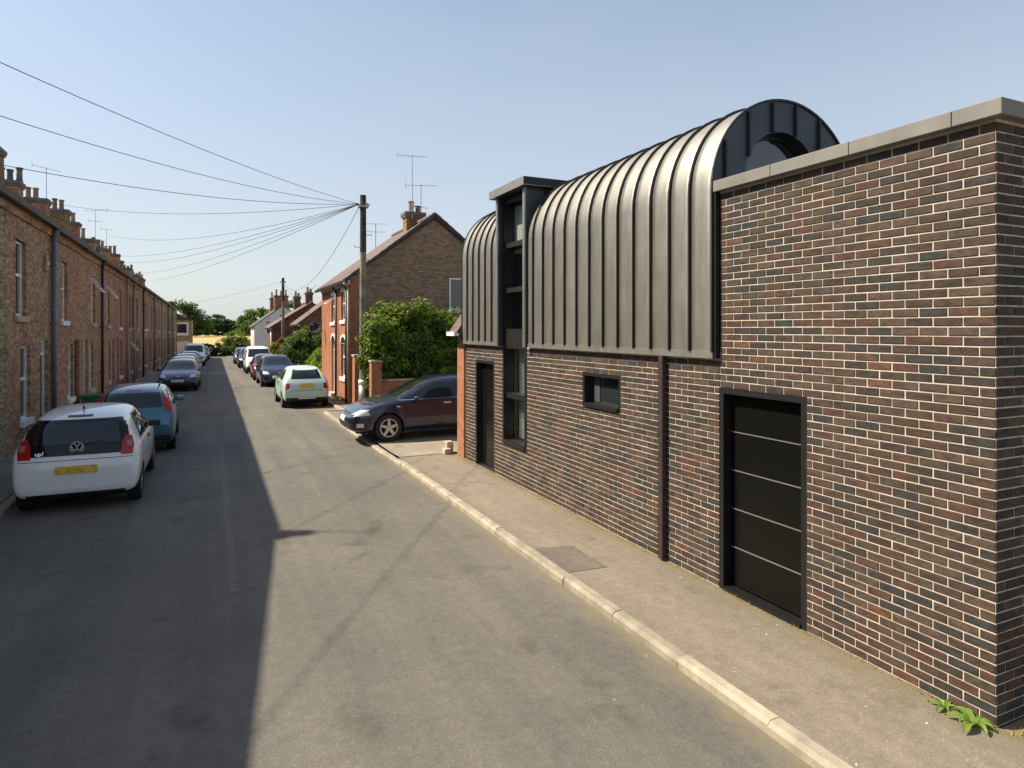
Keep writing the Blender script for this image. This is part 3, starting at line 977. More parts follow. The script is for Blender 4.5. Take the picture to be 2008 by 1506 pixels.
for (ya, yb, ha, hb) in ((12.4, 13.0, .082, .05), (17.9, 18.4, .05, .078)):
    m = MB()
    for yy, h in ((ya + .005, ha), (yb - .005, hb)):
        m.v += [(KR, yy, zg(yy) - .12), (KR, yy, zg(yy) + h - .02), (KR + .02, yy, zg(yy) + h), (KR + .135, yy, zg(yy) + h), (KR + .135, yy, zg(yy) - .12)]
    for q in range(5): m.f.append((q, (q + 1) % 5, 5 + (q + 1) % 5, 5 + q))
    m.f.append((0, 1, 2, 3, 4)); m.f.append((9, 8, 7, 6, 5))
    part('kerb_stone', m, 'kerb', bpy.data.objects['kerb_right'])
m = MB(); m.box(KR, KR2 + .1, 22.0, 22.14, -.3, zg(22) + .102)
part('kerb_stone', m, 'kerb', bpy.data.objects['kerb_right'])
kerbline('kerb_right_far', KR2, [(22.15, YEND, .10)], 1, (22, 30))
kerbline('kerb_left', KL, [(-6, YEND, .10)], -1, (9, 32))
# ground beside the new house
gb = MB(); gb.quad((4.70, -12, .072), (30, -12, .072), (30, 2.56, .070), (4.70, 2.56, .070))
struct('verge', gb, 'soil')
ge = MB(); strip(ge, -14, 20, [YEND, 93, 100], .02)
struct('turning_area', ge, 'pave')
gl = MB(); gl.quad((5.4, 31, zg(31) + .12), (22, 31, zg(31) + .12), (22, 52, zg(52) + .14), (5.4, 52, zg(52) + .14))
struct('garden_lawn', gl, 'lawn')

# ------------------------------------------------------------------ the new dark brick house with the barrel roof
XW = 4.680                                           # mortar face; bricks stand 12 mm proud towards the street
Y0, YB, Y1 = 2.52, 5.06, 12.28                       # near corner, near end of the barrel, far end
H = thing('barrel_roof_house', 'dark brick house with grey zinc barrel roof, tall slot window and black doors', 'house', (XW, 7.4, 0))
frW = lambda u, o, z: (XW - o, u, z)                 # street wall
frE = lambda u, o, z: (u, Y0 - o, z)                 # near end wall
ZT = 4.085
SN = lambda n: .085 + .0675 * n
DOOR = (10.83, 11.75, .06, SN(30))
SLOT = (9.50, 10.43, SN(9), 2.47)
WIN = (6.82, 7.74, SN(23), SN(30))
GAR = (4.01, 5.075, .06, SN(30))
PIPE = (5.90, 5.98, .10, 2.45)
holes = [DOOR, SLOT, WIN, GAR]
w = MB()
wall_panels(w, frW, YB, Y1, -.28, 0, .0, 2.47, [DOOR, SLOT, WIN, (YB, GAR[1], GAR[2], GAR[3])])
wall_panels(w, frW, Y0, YB, -.28, 0, .0, ZT, [(GAR[0], YB, GAR[2], GAR[3])])
part('wall', w, 'mortar', H)
we = MB(); we.box(XW + .285, 9.6, Y0, Y0 + .28, 0, ZT); part('wall', we, 'mortar', H)
wb = MB(); wb.box(9.3, 9.6, Y0 + .29, 5.06, 0, ZT); wb.box(XW + .3, 9.6, 5.06, 5.28, 0, ZT - .12)
part('wall', wb, 'mortar', H)
wf = MB(); wf.box(XW + .285, 6.62, Y1 - .28, Y1, 0, 2.5); wf.box(6.40, 6.62, 5.29, Y1 - .29, 0, 2.5); part('wall', wf, 'mortar', H)
fr_ = MB(); fr_.box(XW + .02, 9.5, Y0 + .02, 5.2, ZT - .16, ZT - .06); part('flat_roof', fr_, 'zinc_d', H)
# bricks
PIPEH = (PIPE[0] - .01, PIPE[1] + .01, .0, 2.6)
bl = courses(Y0, YB - .004, .0175, ZT - .004, [GAR, (YB, 99, 0, 9)], seed=3)
bl += courses(YB + .006, Y1, .0175, SN(34), [DOOR, SLOT, WIN, (0, GAR[1], GAR[2], GAR[3])], seed=4, start=.08)
be = courses(XW - .006, 9.5, .0175, ZT - .004, [], seed=5, start=-.10)
lay_bricks(H, [(frW, bl), (frE, be)], 'brick', 'brickf', 300)
# coping
def coping(a, b, end=False):
    c = MB()
    c.box(XW - .075, XW + .33, a, b, 4.085, 4.195)
    part('coping_stone', c, 'coping', H, bevel=.006)
ys_ = [Y0 - .075, 2.76, 3.55, 4.35, YB + .03]
for a, b in zip(ys_[:-1], ys_[1:]): coping(a + .002, b - .002)
xs_ = [XW + .334, 5.9, 7.2, 8.5, 9.65]
for a, b in zip(xs_[:-1], xs_[1:]):
    c = MB(); c.box(a + .002, b - .002, Y0 - .075, Y0 + .3, 4.085, 4.195); part('coping_stone', c, 'coping', H, bevel=.006)
# barrel roof: path up the street side, over and down the back
BX, RB, ZC, ZE = 4.615, 1.045, 4.115, 2.465
XC = BX + RB
def barrel_path(r=0.0, full=True, a_from=0.0, z_from=None):
    pts = []
    if a_from == 0.0:
        for i in range(6): pts.append((BX - r, ZE + (ZC - ZE) * i / 6))
    n = 30
    for i in range(n + 1):
        a = a_from + (math.pi - a_from) * i / n
        pts.append((XC - (RB + r) * math.cos(a), ZC + (RB + r) * math.sin(a)))
    for i in range(1, 7): pts.append((XC + RB + r, ZC - (ZC - ZE) * i / 6))
    return pts
def panel(y0, y1, pts, t=.006):
    m = MB(); n = len(pts)
    yy = [y0, y0 + (y1 - y0) * .25, (y0 + y1) / 2, y1 - (y1 - y0) * .25, y1]
    bow = R.uniform(-.004, .006)
    offs = [0, bow * .75, bow, bow * .75, 0]
    cx, cz = XC, ZC
    for (x, z) in pts:
        if z > ZC: d = Vector((x - cx, z - cz)).normalized()
        else: d = Vector((-1 if x < cx else 1, 0))
        wob = R.uniform(-.0012, .0012)
        for y, o in zip(yy, offs): m.v.append((x + d.x * (o + wob), y, z + d.y * (o + wob)))
    k = 5
    for i in range(n - 1):
        for j in range(4): m.f.append((i * k + j, i * k + j + 1, (i + 1) * k + j + 1, (i + 1) * k + j))
    b = len(m.v)
    for (x, z) in pts:                               # turned edges
        d = Vector((x - cx, z - cz)).normalized() if z > ZC else Vector((-1 if x < cx else 1, 0))
        m.v += [(x - d.x * .03, y0, z - d.y * .03), (x - d.x * .03, y1, z - d.y * .03)]
    for i in range(n - 1):
        m.f.append((i * k, (i + 1) * k, b + 2 * (i + 1), b + 2 * i))
        m.f.append((i * k + 4, b + 2 * i + 1, b + 2 * (i + 1) + 1, (i + 1) * k + 4))
    return part('roof_panel', m, 'zinc', H, smooth=True)
def seam(y, pts, name='standing_seam', w=.008, h=.030):
    m = MB()
    for (x, z) in pts:
        d = Vector((x - XC, z - ZC)).normalized() if z > ZC else Vector((-1 if x < XC else 1, 0))
        for (dy, dh) in ((-w, -.004), (-w, h), (w, h), (w, -.004)): m.v.append((x + d.x * dh, y + dy, z + d.y * dh))
    for i in range(len(pts) - 1):
        for j in range(4):
            j2 = (j + 1) % 4
            m.f.append((i * 4 + j, i * 4 + j2, (i + 1) * 4 + j2, (i + 1) * 4 + j))
    m.f.append((0, 1, 2, 3)); n = len(pts) * 4; m.f.append((n - 1, n - 2, n - 3, n - 4))
    return part(name, m, 'seam', H)
DY0, DY1 = 9.36, 10.48                               # dormer cheeks
a_d = rad(66)
full = barrel_path(); over = barrel_path(a_from=a_d)
edges = [YB + .045]
while edges[-1] + .335 < DY0 - .12: edges.append(edges[-1] + .335)
edges.append(DY0)
for a, b in zip(edges[:-1], edges[1:]): panel(a + .006, b - .006, full)
for y in edges[1:-1]: seam(y, full)
edges2 = frange(DY0, DY1, 3)
for a, b in zip(edges2[:-1], edges2[1:]): panel(a + .006, b - .006, over)
for y in edges2[1:-1]: seam(y, over)
edges3 = frange(DY1, Y1 + .05, 6)
for a, b in zip(edges3[:-1], edges3[1:]): panel(a + .006, b - .006, full)
for y in edges3[1:-1]: seam(y, full)
seam(YB + .045, full, 'verge_trim', .012, .018); seam(Y1 + .05, full, 'verge_trim', .012, .018)
# eaves flashing
for a, b in ((YB + .035, DY0 + .06), (DY1 - .03, Y1 + .06)):
    m = MB(); m.prism([(BX - .012, 2.40), (BX + .05, 2.40), (BX + .05, 2.475), (BX - .006, 2.475)], 'y', a, b); part('eaves_flashing', m, 'zinc', H)
    m = MB(); m.box(BX + .005, XW + .05, a + .01, b - .01, 2.398, 2.402 + .03); part('soffit', m, 'blackmetal', H)
# black return between barrel and brick
m = MB(); m.box(BX + .004, XW + .04, YB + .005, YB + .032, 2.40, 4.10); part('end_return', m, 'blackmetal', H)
# barrel end wall with a round window
def arch_pts(r, n=26, zb=2.47):
    return [(XC - r, zb)] + [(XC - r * math.cos(math.pi * i / n), ZC + r * math.sin(math.pi * i / n)) for i in range(n + 1)] + [(XC + r, zb)]
def ring_wall(y, r_out, cx, cz, r_in, z_floor, depth, mat, name):
    """arched wall with a round hole"""
    n = 64; m = MB()
    for t in range(n):
        a = 2 * math.pi * t / n
        d = (math.cos(a), math.sin(a))
        m.v.append((cx + r_in * d[0], y, cz + r_in * d[1]))
        # outer point: march to the arch edge
        lo, hi = r_in, 6.0
        for _ in range(40):
            q = (lo + hi) / 2; x, z = cx + q * d[0], cz + q * d[1]
            ins = z > z_floor and abs(x - XC) < r_out and (z < ZC or (x - XC) ** 2 + (z - ZC) ** 2 < r_out ** 2)
            lo, hi = (q, hi) if ins else (lo, q)
        m.v.append((cx + lo * d[0], y, cz + lo * d[1]))
        m.v.append((cx + r_in * d[0], y + depth, cz + r_in * d[1]))
    for t in range(n):
        t2 = (t + 1) % n
        m.f.append((t * 3, t * 3 + 1, t2 * 3 + 1, t2 * 3)); m.f.append((t * 3, t2 * 3, t2 * 3 + 2, t * 3 + 2))
    return part(name, m, mat, H)
WCX, WCZ, WR_ = 5.60, 4.28, .54
ring_wall(YB + .05, RB - .004, WCX, WCZ, WR_, 3.95, .20, 'zinc_d', 'end_wall')
ring_wall(Y1 + .04, RB - .004, XC, ZC, .05, 2.47, -.05, 'zinc_d', 'end_wall')
m = MB(); m.lathe((WCX, YB + .20, WCZ), [(WR_ + .02, 0), (WR_ + .02, .02)], 48, 'y'); rw_ = part('round_window', m, 'pane', H)
m = MB(); m.lathe((WCX, YB + .17, WCZ), [(WR_, 0), (WR_, .03), (WR_ - .045, .03), (WR_ - .045, 0), (WR_, 0)], 48, 'y', False); part('frame', m, 'blackmetal', rw_)
for x in (4.78, 5.10, 5.44, 5.78, 6.14, 6.48):
    zt = ZC + math.sqrt(max(0, (RB - .02) ** 2 - (x - XC) ** 2)); zb = 3.95
    if abs(x - WCX) < WR_ + .01: zb = WCZ + math.sqrt((WR_ + .01) ** 2 - (x - WCX) ** 2) if abs(x - WCX) < WR_ else zb
    m = MB(); m.box(x - .014, x + .014, YB + .018, YB + .05, zb, zt); part('standing_seam', m, 'seam', H)
# tall slot window rising into a dormer
zr = 5.0
for y in (DY0, DY1):
    a = MB(); pts = [(BX + .02, 2.47), (BX + .02, zr)] + [(XC, zr), (XC, 3.9), (BX + .5, 2.47)]
    s = 1 if y == DY0 else -1
    a.prism([(BX - .03, 2.40), (BX - .03, zr), (XC + .1, zr), (XC + .1, 3.6), (BX + .25, 2.40)], 'y', y, y + s * .05)
    part('dormer_cheek', a, 'zinc_d', H)
for y0_, y1_ in ((DY0 - .018, DY0 + .055), (DY1 - .055, DY1 + .018)):
    m = MB(); m.box(BX - .055, BX - .028, y0_, y1_, 2.40, zr); part('dormer_trim', m, 'zinc', H)
m = MB(); m.box(BX - .13, XC + .16, DY0 - .13, DY1 + .12, zr, zr + .035); part('dormer_roof', m, 'zinc_d', H)
m = MB(); m.box(BX - .135, BX - .128, DY0 - .14, DY1 + .13, zr - .01, zr + .125); m.box(BX - .128, XC + .165, DY0 - .14, DY0 - .13, zr - .01, zr + .125); m.box(BX - .128, XC + .165, DY1 + .12, DY1 + .13, zr - .01, zr + .125)
m.box(BX - .128, XC + .16, DY0 - .13, DY1 + .12, zr + .036, zr + .118)
part('dormer_fascia', m, 'zinc', H)
m = MB(); m.box(BX - .127, XC + .16, DY0 - .142, DY0 - .1405, zr, zr + .12); part('dormer_flashing', m, 'seam', H)
for y in (DY0 - .0,):
    for x in (4.95, 5.3):
        m = MB(); m.box(x - .012, x + .012, y - .022, y + .002, 2.6 if x < 5 else 4.2, zr); part('standing_seam', m, 'seam', H)
GXr = XW + .13                                       # glass plane
sy0, sy1 = SLOT[0] + .0, SLOT[1] - .0
fm = MB()
fm.box(XW - .02, GXr + .05, sy0, sy0 + .055, SLOT[2], zr); fm.box(XW - .02, GXr + .05, sy1 - .055, sy1, SLOT[2], zr)
fm.box(XW - .03, GXr + .05, sy0 + .057, sy1 - .057, SLOT[2], SLOT[2] + .075)
fm.box(XW + .0, GXr + .05, sy0 + .057, sy1 - .057, zr - .12, zr)
slot = part('slot_window_frame', fm, 'blackmetal', H)
bars = [1.50, 2.36, 3.33, 4.11]
spans = [SLOT[2] + .077] + bars + [zr - .122]
for i, z in enumerate(bars):
    hgt = .34 if i == 1 else .085
    m = MB(); m.box(XW + .02, GXr + .045, sy0 + .057, sy1 - .057, z, z + hgt); part('transom', m, 'blackmetal', slot)
for i, (a, b) in enumerate(zip(spans[:-1], spans[1:])):
    a2 = a + (.0 if i == 0 else (.342 if i == 2 else .087))
    m = MB(); m.box(GXr, GXr + .02, sy0 + .057, sy1 - .057, a2, b); part('pane', m, None, slot)
M['slotglass'], _nt, _b = nmat('clear_tinted_glass')
_tr = node(_nt, 'ShaderNodeBsdfTransparent'); _tr.inputs[0].default_value = (.86, .90, .88, 1)
_gl = node(_nt, 'ShaderNodeBsdfGlossy'); _gl.inputs['Roughness'].default_value = .02
_lw = node(_nt, 'ShaderNodeLayerWeight'); _lw.inputs[0].default_value = .5
_pw = mth(_nt, 'ADD', mth(_nt, 'MULTIPLY', mth(_nt, 'POWER', _lw.outputs['Facing'], 4.0), .8), .05)
_mx = node(_nt, 'ShaderNodeMixShader')
lk(_nt, _pw, _mx.inputs[0]); lk(_nt, _tr.outputs[0], _mx.inputs[1]); lk(_nt, _gl.outputs[0], _mx.inputs[2])
lk(_nt, _mx.outputs[0], _nt.nodes['Material Output'].inputs[0])
for c in slot.children:
    if c.name.startswith('pane'): c.data.materials.append(M['slotglass'])
m = MB(); m.box(GXr + .06, GXr + .075, sy0 + .06, sy1 - .06, 4.22, zr - .14); part('roller_blind', m, 'blind', slot)
m = MB(); m.box(GXr + .06, GXr + .075, sy0 + .06, sy1 - .06, 4.02, 4.10); part('roller_blind', m, 'blind', slot)
for (a, b, z0_, z1_, mt) in ((sy0 + .10, sy0 + .38, .8, 2.3, 'teal'), (sy0 + .45, sy1 - .12, .8, 2.34, 'curtain')):
    m = MB(); n = 14
    for i in range(n + 1):
        yy = a + (b - a) * i / n; xx = GXr + .11 + .02 * math.sin(i * 1.9)
        m.v += [(xx, yy, z0_), (xx, yy, z1_), (xx + .01, yy, z0_), (xx + .01, yy, z1_)]
    for i in range(n):
        m.f.append((4 * i, 4 * i + 4, 4 * i + 5, 4 * i + 1)); m.f.append((4 * i + 2, 4 * i + 3, 4 * i + 7, 4 * i + 6))
    part('curtain', m, mt, slot)
m = MB(); m.box(6.30, 6.34, sy0 - .3, sy1 + .3, 0, zr - .1); part('inner_wall', m, 'room', H)
# front door
def recess(hole, d, name='reveal', mat='blackmetal', t=.03):
    m = MB(); u0, u1, z0, z1 = hole
    m.fbox(frW, u0 + .001, u0 + t, -d, .004, z0, z1); m.fbox(frW, u1 - t, u1 - .001, -d, .004, z0, z1); m.fbox(frW, u0 + t, u1 - t, -d, .004, z1 - t, z1 - .001)
    return m
dr = part('front_door', MB().box(XW + .10, XW + .15, DOOR[0] + .055, DOOR[1] - .055, DOOR[2] + .05, DOOR[3] - .055), 'doorpanel', H)
part('frame', recess(DOOR, .16, t=.055), 'blackmetal', dr)
m = MB(); hy = DOOR[0] + .13
m.cyl((XW + .045, hy, .42), (XW + .045, hy, 1.72), .016, .016, 12); m.cyl((XW + .045, hy, .60), (XW + .10, hy, .60), .011, .011, 8); m.cyl((XW + .045, hy, 1.54), (XW + .10, hy, 1.54), .011, .011, 8)
part('handle', m, 'steel', dr, smooth=True)
m = MB(); m.box(XW - .01, XW + .10, DOOR[0] + .055, DOOR[1] - .055, DOOR[2] - .0, DOOR[2] + .03); part('threshold', m, 'steel', dr)
# small window
wn_ = part('small_window', MB().box(XW + .12, XW + .14, WIN[0] + .05, WIN[1] - .05, WIN[2] + .05, WIN[3] - .05), 'pane', H)
part('frame', recess(WIN, .17, t=.05), 'blackmetal', wn_)
m = MB(); m.box(XW - .03, XW + .12, WIN[0] + .051, WIN[1] - .051, WIN[2] + .001, WIN[2] + .05); part('sill', m, 'blackmetal', wn_)
m = MB(); m.box(XW + .11, XW + .117, WIN[1] - .26, WIN[1] - .13, WIN[2] + .07, WIN[3] - .07); part('blind', m, 'room', wn_)
# panelled door
gd = part('panelled_door_frame', recess(GAR, .17, t=.06), 'blackmetal', H)
gz = frange(GAR[2] + .06, GAR[3] - .06, 5)
for a, b in zip(gz[:-1], gz[1:]):
    m = MB(); m.box(XW + .10, XW + .15, GAR[0] + .062, GAR[1] - .062, a + .005, b - .005); part('door_panel', m, 'doorpanel', gd, bevel=.003)
for z in gz[1:-1]:
    m = MB(); m.box(XW + .094, XW + .14, GAR[0] + .063, GAR[1] - .063, z - .0045, z + .0045); part('joint_strip', m, 'joint', gd)
m = MB(); m.box(XW - .02, XW + .10, GAR[0] + .062, GAR[1] - .062, GAR[2] + .0, GAR[2] + .055); part('threshold', m, 'blackmetal', gd)
# downpipe
m = MB(); m.box(XW - .075, XW - .016, PIPE[0], PIPE[1], .10, 2.40); dp = part('downpipe', m, 'pipe_dark', H, bevel=.008)
for z in (.5, 1.5): 
    m = MB(); m.box(XW - .079, XW - .014, PIPE[0] - .012, PIPE[1] + .012, z, z + .03); part('pipe_clip', m, 'pipe_dark', dp)
# ------------------------------------------------------------------ terraces
def window(root, fr, u0, u1, z0, z1, rec=.10, sill='stone', lintel='stone', bar=True, frame='white', open_vent=None, arch=False, curtain=True, ft=.055):
    p = MB(); p.fbox(fr, u0 + .03, u1 - .03, -rec - .03, -rec - .015, z0 + .03, z1 - .03)
    w = part('window', p, 'pane', root, local=True)
    f = MB()
    f.fbox(fr, u0, u0 + ft, -rec - .05, -rec + .02, z0, z1); f.fbox(fr, u1 - ft, u1, -rec - .05, -rec + .02, z0, z1)
    f.fbox(fr, u0 + ft, u1 - ft, -rec - .05, -rec + .02, z0, z0 + ft); f.fbox(fr, u0 + ft, u1 - ft, -rec - .05, -rec + .02, z1 - ft, z1)
    if bar: f.fbox(fr, u0 + ft, u1 - ft, -rec - .045, -rec + .025, z0 + (z1 - z0) * bar - .03, z0 + (z1 - z0) * bar + .03)
    part('frame', f, frame, w, local=True)
    if sill:
        s = MB(); s.fbox(fr, u0 - .07, u1 + .07, -rec, .065, z0 - .13, z0 + .002); part('sill', s, sill, w, local=True)
    if lintel:
        s = MB(); s.fbox(fr, u0 - .10, u1 + .10, -.05, .006, z1, z1 + .17); part('lintel', s, lintel, w, local=True)
    if open_vent:
        s = MB(); zb = z0 + (z1 - z0) * .62; zt = z1 - .04
        a = fr(u0 + .03, -rec + .05, zt); b = fr(u1 - .03, -rec + .05, zt); c = fr(u1 - .03, .30, zb + .10); d = fr(u0 + .03, .30, zb + .10)
        t = .035
        for q in ((a, b), (b, c), (c, d), (d, a)): s.cyl(q[0], q[1], .022, .022, 4)
        part('open_casement', s, frame, w, local=True)
    return w

def door(root, fr, u0, u1, z0, z1, mat, frame='white', rec=.12, fan=True):
    d = MB(); zt = z1 - (.38 if fan else .06)
    d.fbox(fr, u0 + .06, u1 - .06, -rec - .05, -rec, z0 + .05, zt)
    o = part('door', d, mat, root, local=True)
    for (a, b) in ((.22, .85), (1.0, 1.55)):
        q = MB(); q.fbox(fr, u0 + .17, u1 - .17, -rec, -rec + .014, z0 + a, min(z0 + b, zt - .08)); part('door_panel', q, mat, o, local=True)
    f = MB(); f.fbox(fr, u0, u0 + .06, -rec - .05, -rec + .04, z0, z1); f.fbox(fr, u1 - .06, u1, -rec - .05, -rec + .04, z0, z1); f.fbox(fr, u0 + .06, u1 - .06, -rec - .05, -rec + .04, z1 - .06, z1)
    if fan: f.fbox(fr, u0 + .06, u1 - .06, -rec - .05, -rec + .03, zt, zt + .06)
    part('frame', f, frame, o, local=True)
    if fan:
        q = MB(); q.fbox(fr, u0 + .06, u1 - .06, -rec - .03, -rec - .02, zt + .06, z1 - .06); part('fanlight', q, 'pane', o, local=True)
    q = MB(); q.fbox(fr, u0 - .02, u1 + .02, -rec, .16, z0 - .12, z0 + .04); part('step', q, 'stone', o, local=True)
    return o

def chimney(root, x, y, z0, z1, lx, ly, mat, pots, potmat='pot', cap='lead'):
    c = MB(); c.box(x - lx / 2, x + lx / 2, y - ly / 2, y + ly / 2, z0, z1)
    o = part('chimney', c, mat, root, local=True)
    k = MB(); k.box(x - lx / 2 - .05, x + lx / 2 + .05, y - ly / 2 - .05, y + ly / 2 + .05, z1 - .22, z1 - .13); k.box(x - lx / 2 - .08, x + lx / 2 + .08, y - ly / 2 - .08, y + ly / 2 + .08, z1 - .13, z1)
    part('chimney_cap', k, mat if cap is None else cap, o, local=True)
    for i, dxy in enumerate(pots):
        px, py, ph = dxy
        m = MB(); m.lathe((x + px, y + py, z1), [(.13, 0), (.125, ph * .1), (.105, ph * .3), (.10, ph * .85), (.13, ph * .88), (.13, ph), (.09, ph), (.08, ph * .5)], 12)
        part('chimney_pot', m, potmat, o, local=True, smooth=False)
    return o

def aerial(name, label, x, y, z0, z1, boom=.5, ang=0.0, n=9, group=None, second=None, tilt=0.0):
    r = thing(name, label, 'aerial', (x, y, z0), 0, group)
    m = MB(); m.cyl((0, 0, 0), (0, 0, z1 - z0), .020, .016, 6); part('mast', m, 'alu', r, local=True)
    def yagi(z, a, L):
        d = Vector((math.cos(a), math.sin(a), tilt)); q = Vector((-math.sin(a), math.cos(a), 0))
        c = Vector((0, 0, z)); m = MB()
        m.cyl(c - d * L * .5, c + d * L * .5, .011, .011, 5); b = part('boom', m, 'alu', r, local=True)
        e = MB()
        for i in range(n):
            p = c + d * (L * (-.48 + .96 * i / (n - 1))); hl = .17 - .07 * i / n
            e.cyl(p - q * hl, p + q * hl, .006, .006, 4)
        part('elements', e, 'alu', b, kind='stuff', local=True)
        e = MB(); p = c - d * L * .5
        e.cyl(p - q * .2 + Vector((0, 0, -.1)), p + q * .2 + Vector((0, 0, -.1)), .008, .008, 4); e.cyl(p - q * .2 + Vector((0, 0, .1)), p + q * .2 + Vector((0, 0, .1)), .008, .008, 4)
        e.cyl(p + Vector((0, 0, -.1)), p + Vector((0, 0, .1)), .008, .008, 4)
        part('reflector', e, 'alu', b, local=True)
    yagi(z1 - z0 - .03, ang, boom * 2)
    if second: yagi(z1 - z0 - second[0], second[1], second[2])
    return r

XL = -3.80
frL = lambda u, o, z: (o, u, z)
ORD = ['second', 'third', 'fourth', 'fifth', 'sixth', 'seventh', 'eighth', 'ninth', 'tenth', 'eleventh', 'twelfth', 'thirteenth', 'fourteenth', 'fifteenth', 'sixteenth', 'seventeenth', 'eighteenth', 'nineteenth']
def terrace_house(i, y0, w, wallm, label, eaves, spec):
    zb = zg(y0 + w / 2)
    r = thing('terrace_house', label, 'house', (XL, y0, zb), 0, 'brick terrace houses in the left-hand row')
    ez = eaves - zb
    holes = [q[:4] for q in spec['up']] + [q[:4] for q in spec['win']] + [q[:4] for q in spec['door']]
    m = MB(); wall_panels(m, frL, .0, w - .004, -.3, 0, 0, ez, holes)
    m.box(-7.6, -7.3, 0, w - .004, 0, ez)
    for yy in (0, w - .254):
        m.prism([(-7.3, 0), (-.3, 0), (-.3, ez), (-3.8, ez + 2.05), (-7.3, ez)], 'y', yy, yy + .25)
    part('wall', m, wallm, r, local=True)
    m = MB(); t = .10; pitch = 2.12 / 3.8
    for s in (1,):
        m.prism([(.20, ez - .02), (-3.8, ez + 2.20), (-3.8, ez + 2.26), (.20, ez + .035)], 'y', 0, w - .004)
        m.prism([(-7.8, ez - .02), (-3.8, ez + 2.19), (-3.8, ez + 2.26), (-7.8, ez + .035)], 'y', 0, w - .004)
    ro = part('roof', m, 'slate', r, local=True)
    m = MB(); m.cyl((-3.8, .0, ez + 2.32), (-3.8, w - .004, ez + 2.32), .10, .10, 8); part('ridge_tiles', m, 'rtile', ro, local=True)
    m = MB(); m.prism([(.10, ez - .03), (.12, ez - .12), (.22, ez - .12), (.25, ez - .02), (.23, ez - .02), (.21, ez - .10), (.13, ez - .10), (.12, ez - .03)], 'y', 0, w - .004)
    part('gutter', m, 'gutter', r, local=True)
    m = MB(); m.box(0, .05, 0, w - .004, ez - .30, ez - .10); part('fascia', m, spec.get('fascia', wallm), r, local=True)
    for q in spec['up'] + spec['win']:
        kw = dict(sill=spec.get('sill', 'stone'), bar=.55, lintel=wallm)
        if len(q) > 4: kw.update(q[4])
        window(r, frL, *q[:4], **kw)
    for q in spec['door']: door(r, frL, *q[:4], mat=q[4], frame=q[5] if len(q) > 5 else 'white')
    for (yy, pm, rr_) in spec.get('pipe', []):
        m = MB(); m.cyl((.09, yy, .02), (.09, yy, ez - .35), rr_, rr_, 10); m.cyl((.09, yy, ez - .35), (.16, yy, ez - .12), rr_, rr_, 10)
        dp_ = part('downpipe', m, pm, r, local=True, smooth=True)
        for z in (1.2, 2.9, 4.4):
            m = MB(); m.box(0, .09 + rr_ + .012, yy - rr_ - .012, yy + rr_ + .012, z, z + .05); part('pipe_clip', m, pm, dp_, local=True)
    for ch in spec.get('chim', []): chimney(r, *ch[:1], ch[1], ez + 1.7, ez + ch[2], ch[3], ch[4], ch[5], ch[6], ch[7] if len(ch) > 7 else 'pot')
    return r

def pots(n, ly, h=.62): return [((k - (n - 1) / 2) * ly, R.uniform(-.04, .04), h * R.uniform(.8, 1.15)) for k in range(n)]
W0 = 4.10
mats = ['rb2', 'rb1', 'rb2', 'rb1', 'rb3', 'rb3', 'rb1', 'rb2', 'rb3', 'rb1', 'rb2', 'rb4', 'rb2', 'rb1', 'greenpaint', 'rb3', 'rb2', 'rb4']
# houses nearer than the picture's left edge: their roofs throw the shade across the road
bx, by, ba = -3.82, 11.45, .118
for i in range(3):
    by -= W0 * math.cos(ba); bx -= W0 * math.sin(ba)
    o = terrace_house(-1, by, W0, 'rb2' if i else 'pb', ['pale terrace house where the row bends, beside the leftmost one in view', 'terrace house left of the camera, second before the bend', 'terrace house left of the camera, third before the bend'][i], 5.38,
                  dict(up=[(1.0, 1.85, 3.05, 4.75)], win=[(.9, 1.9, .75, 2.35)], door=[(2.9, 3.75, .12, 2.5, 'door2')],
                       chim=[(-3.8, 2.0, 3.2, 1.1, .75, 'rb2', pots(3, .3))]))
    o.location.x = bx; o.rotation_euler.z = -ba
terrace_house(0, 11.5, 4.8, 'pb', 'pale buff brick terrace house with blue sill at the left edge', 5.42,
              dict(up=[(.7, 1.5, 3.05, 4.75)], win=[(3.15, 4.15, .78, 2.35, dict(sill='bluesill'))], door=[(1.2, 2.0, .12, 2.5, 'door2')], chim=[(-3.8, 1.75, 4.2, 1.0, .7, 'pb', pots(3, .3, .8))]))
aerial('tv_aerial', 'television aerial on the chimney just outside the left edge', -7.3, 13.3, 9.5, 11.3, .5, rad(60), 9, 'television aerials on the roofs')
y = 16.32
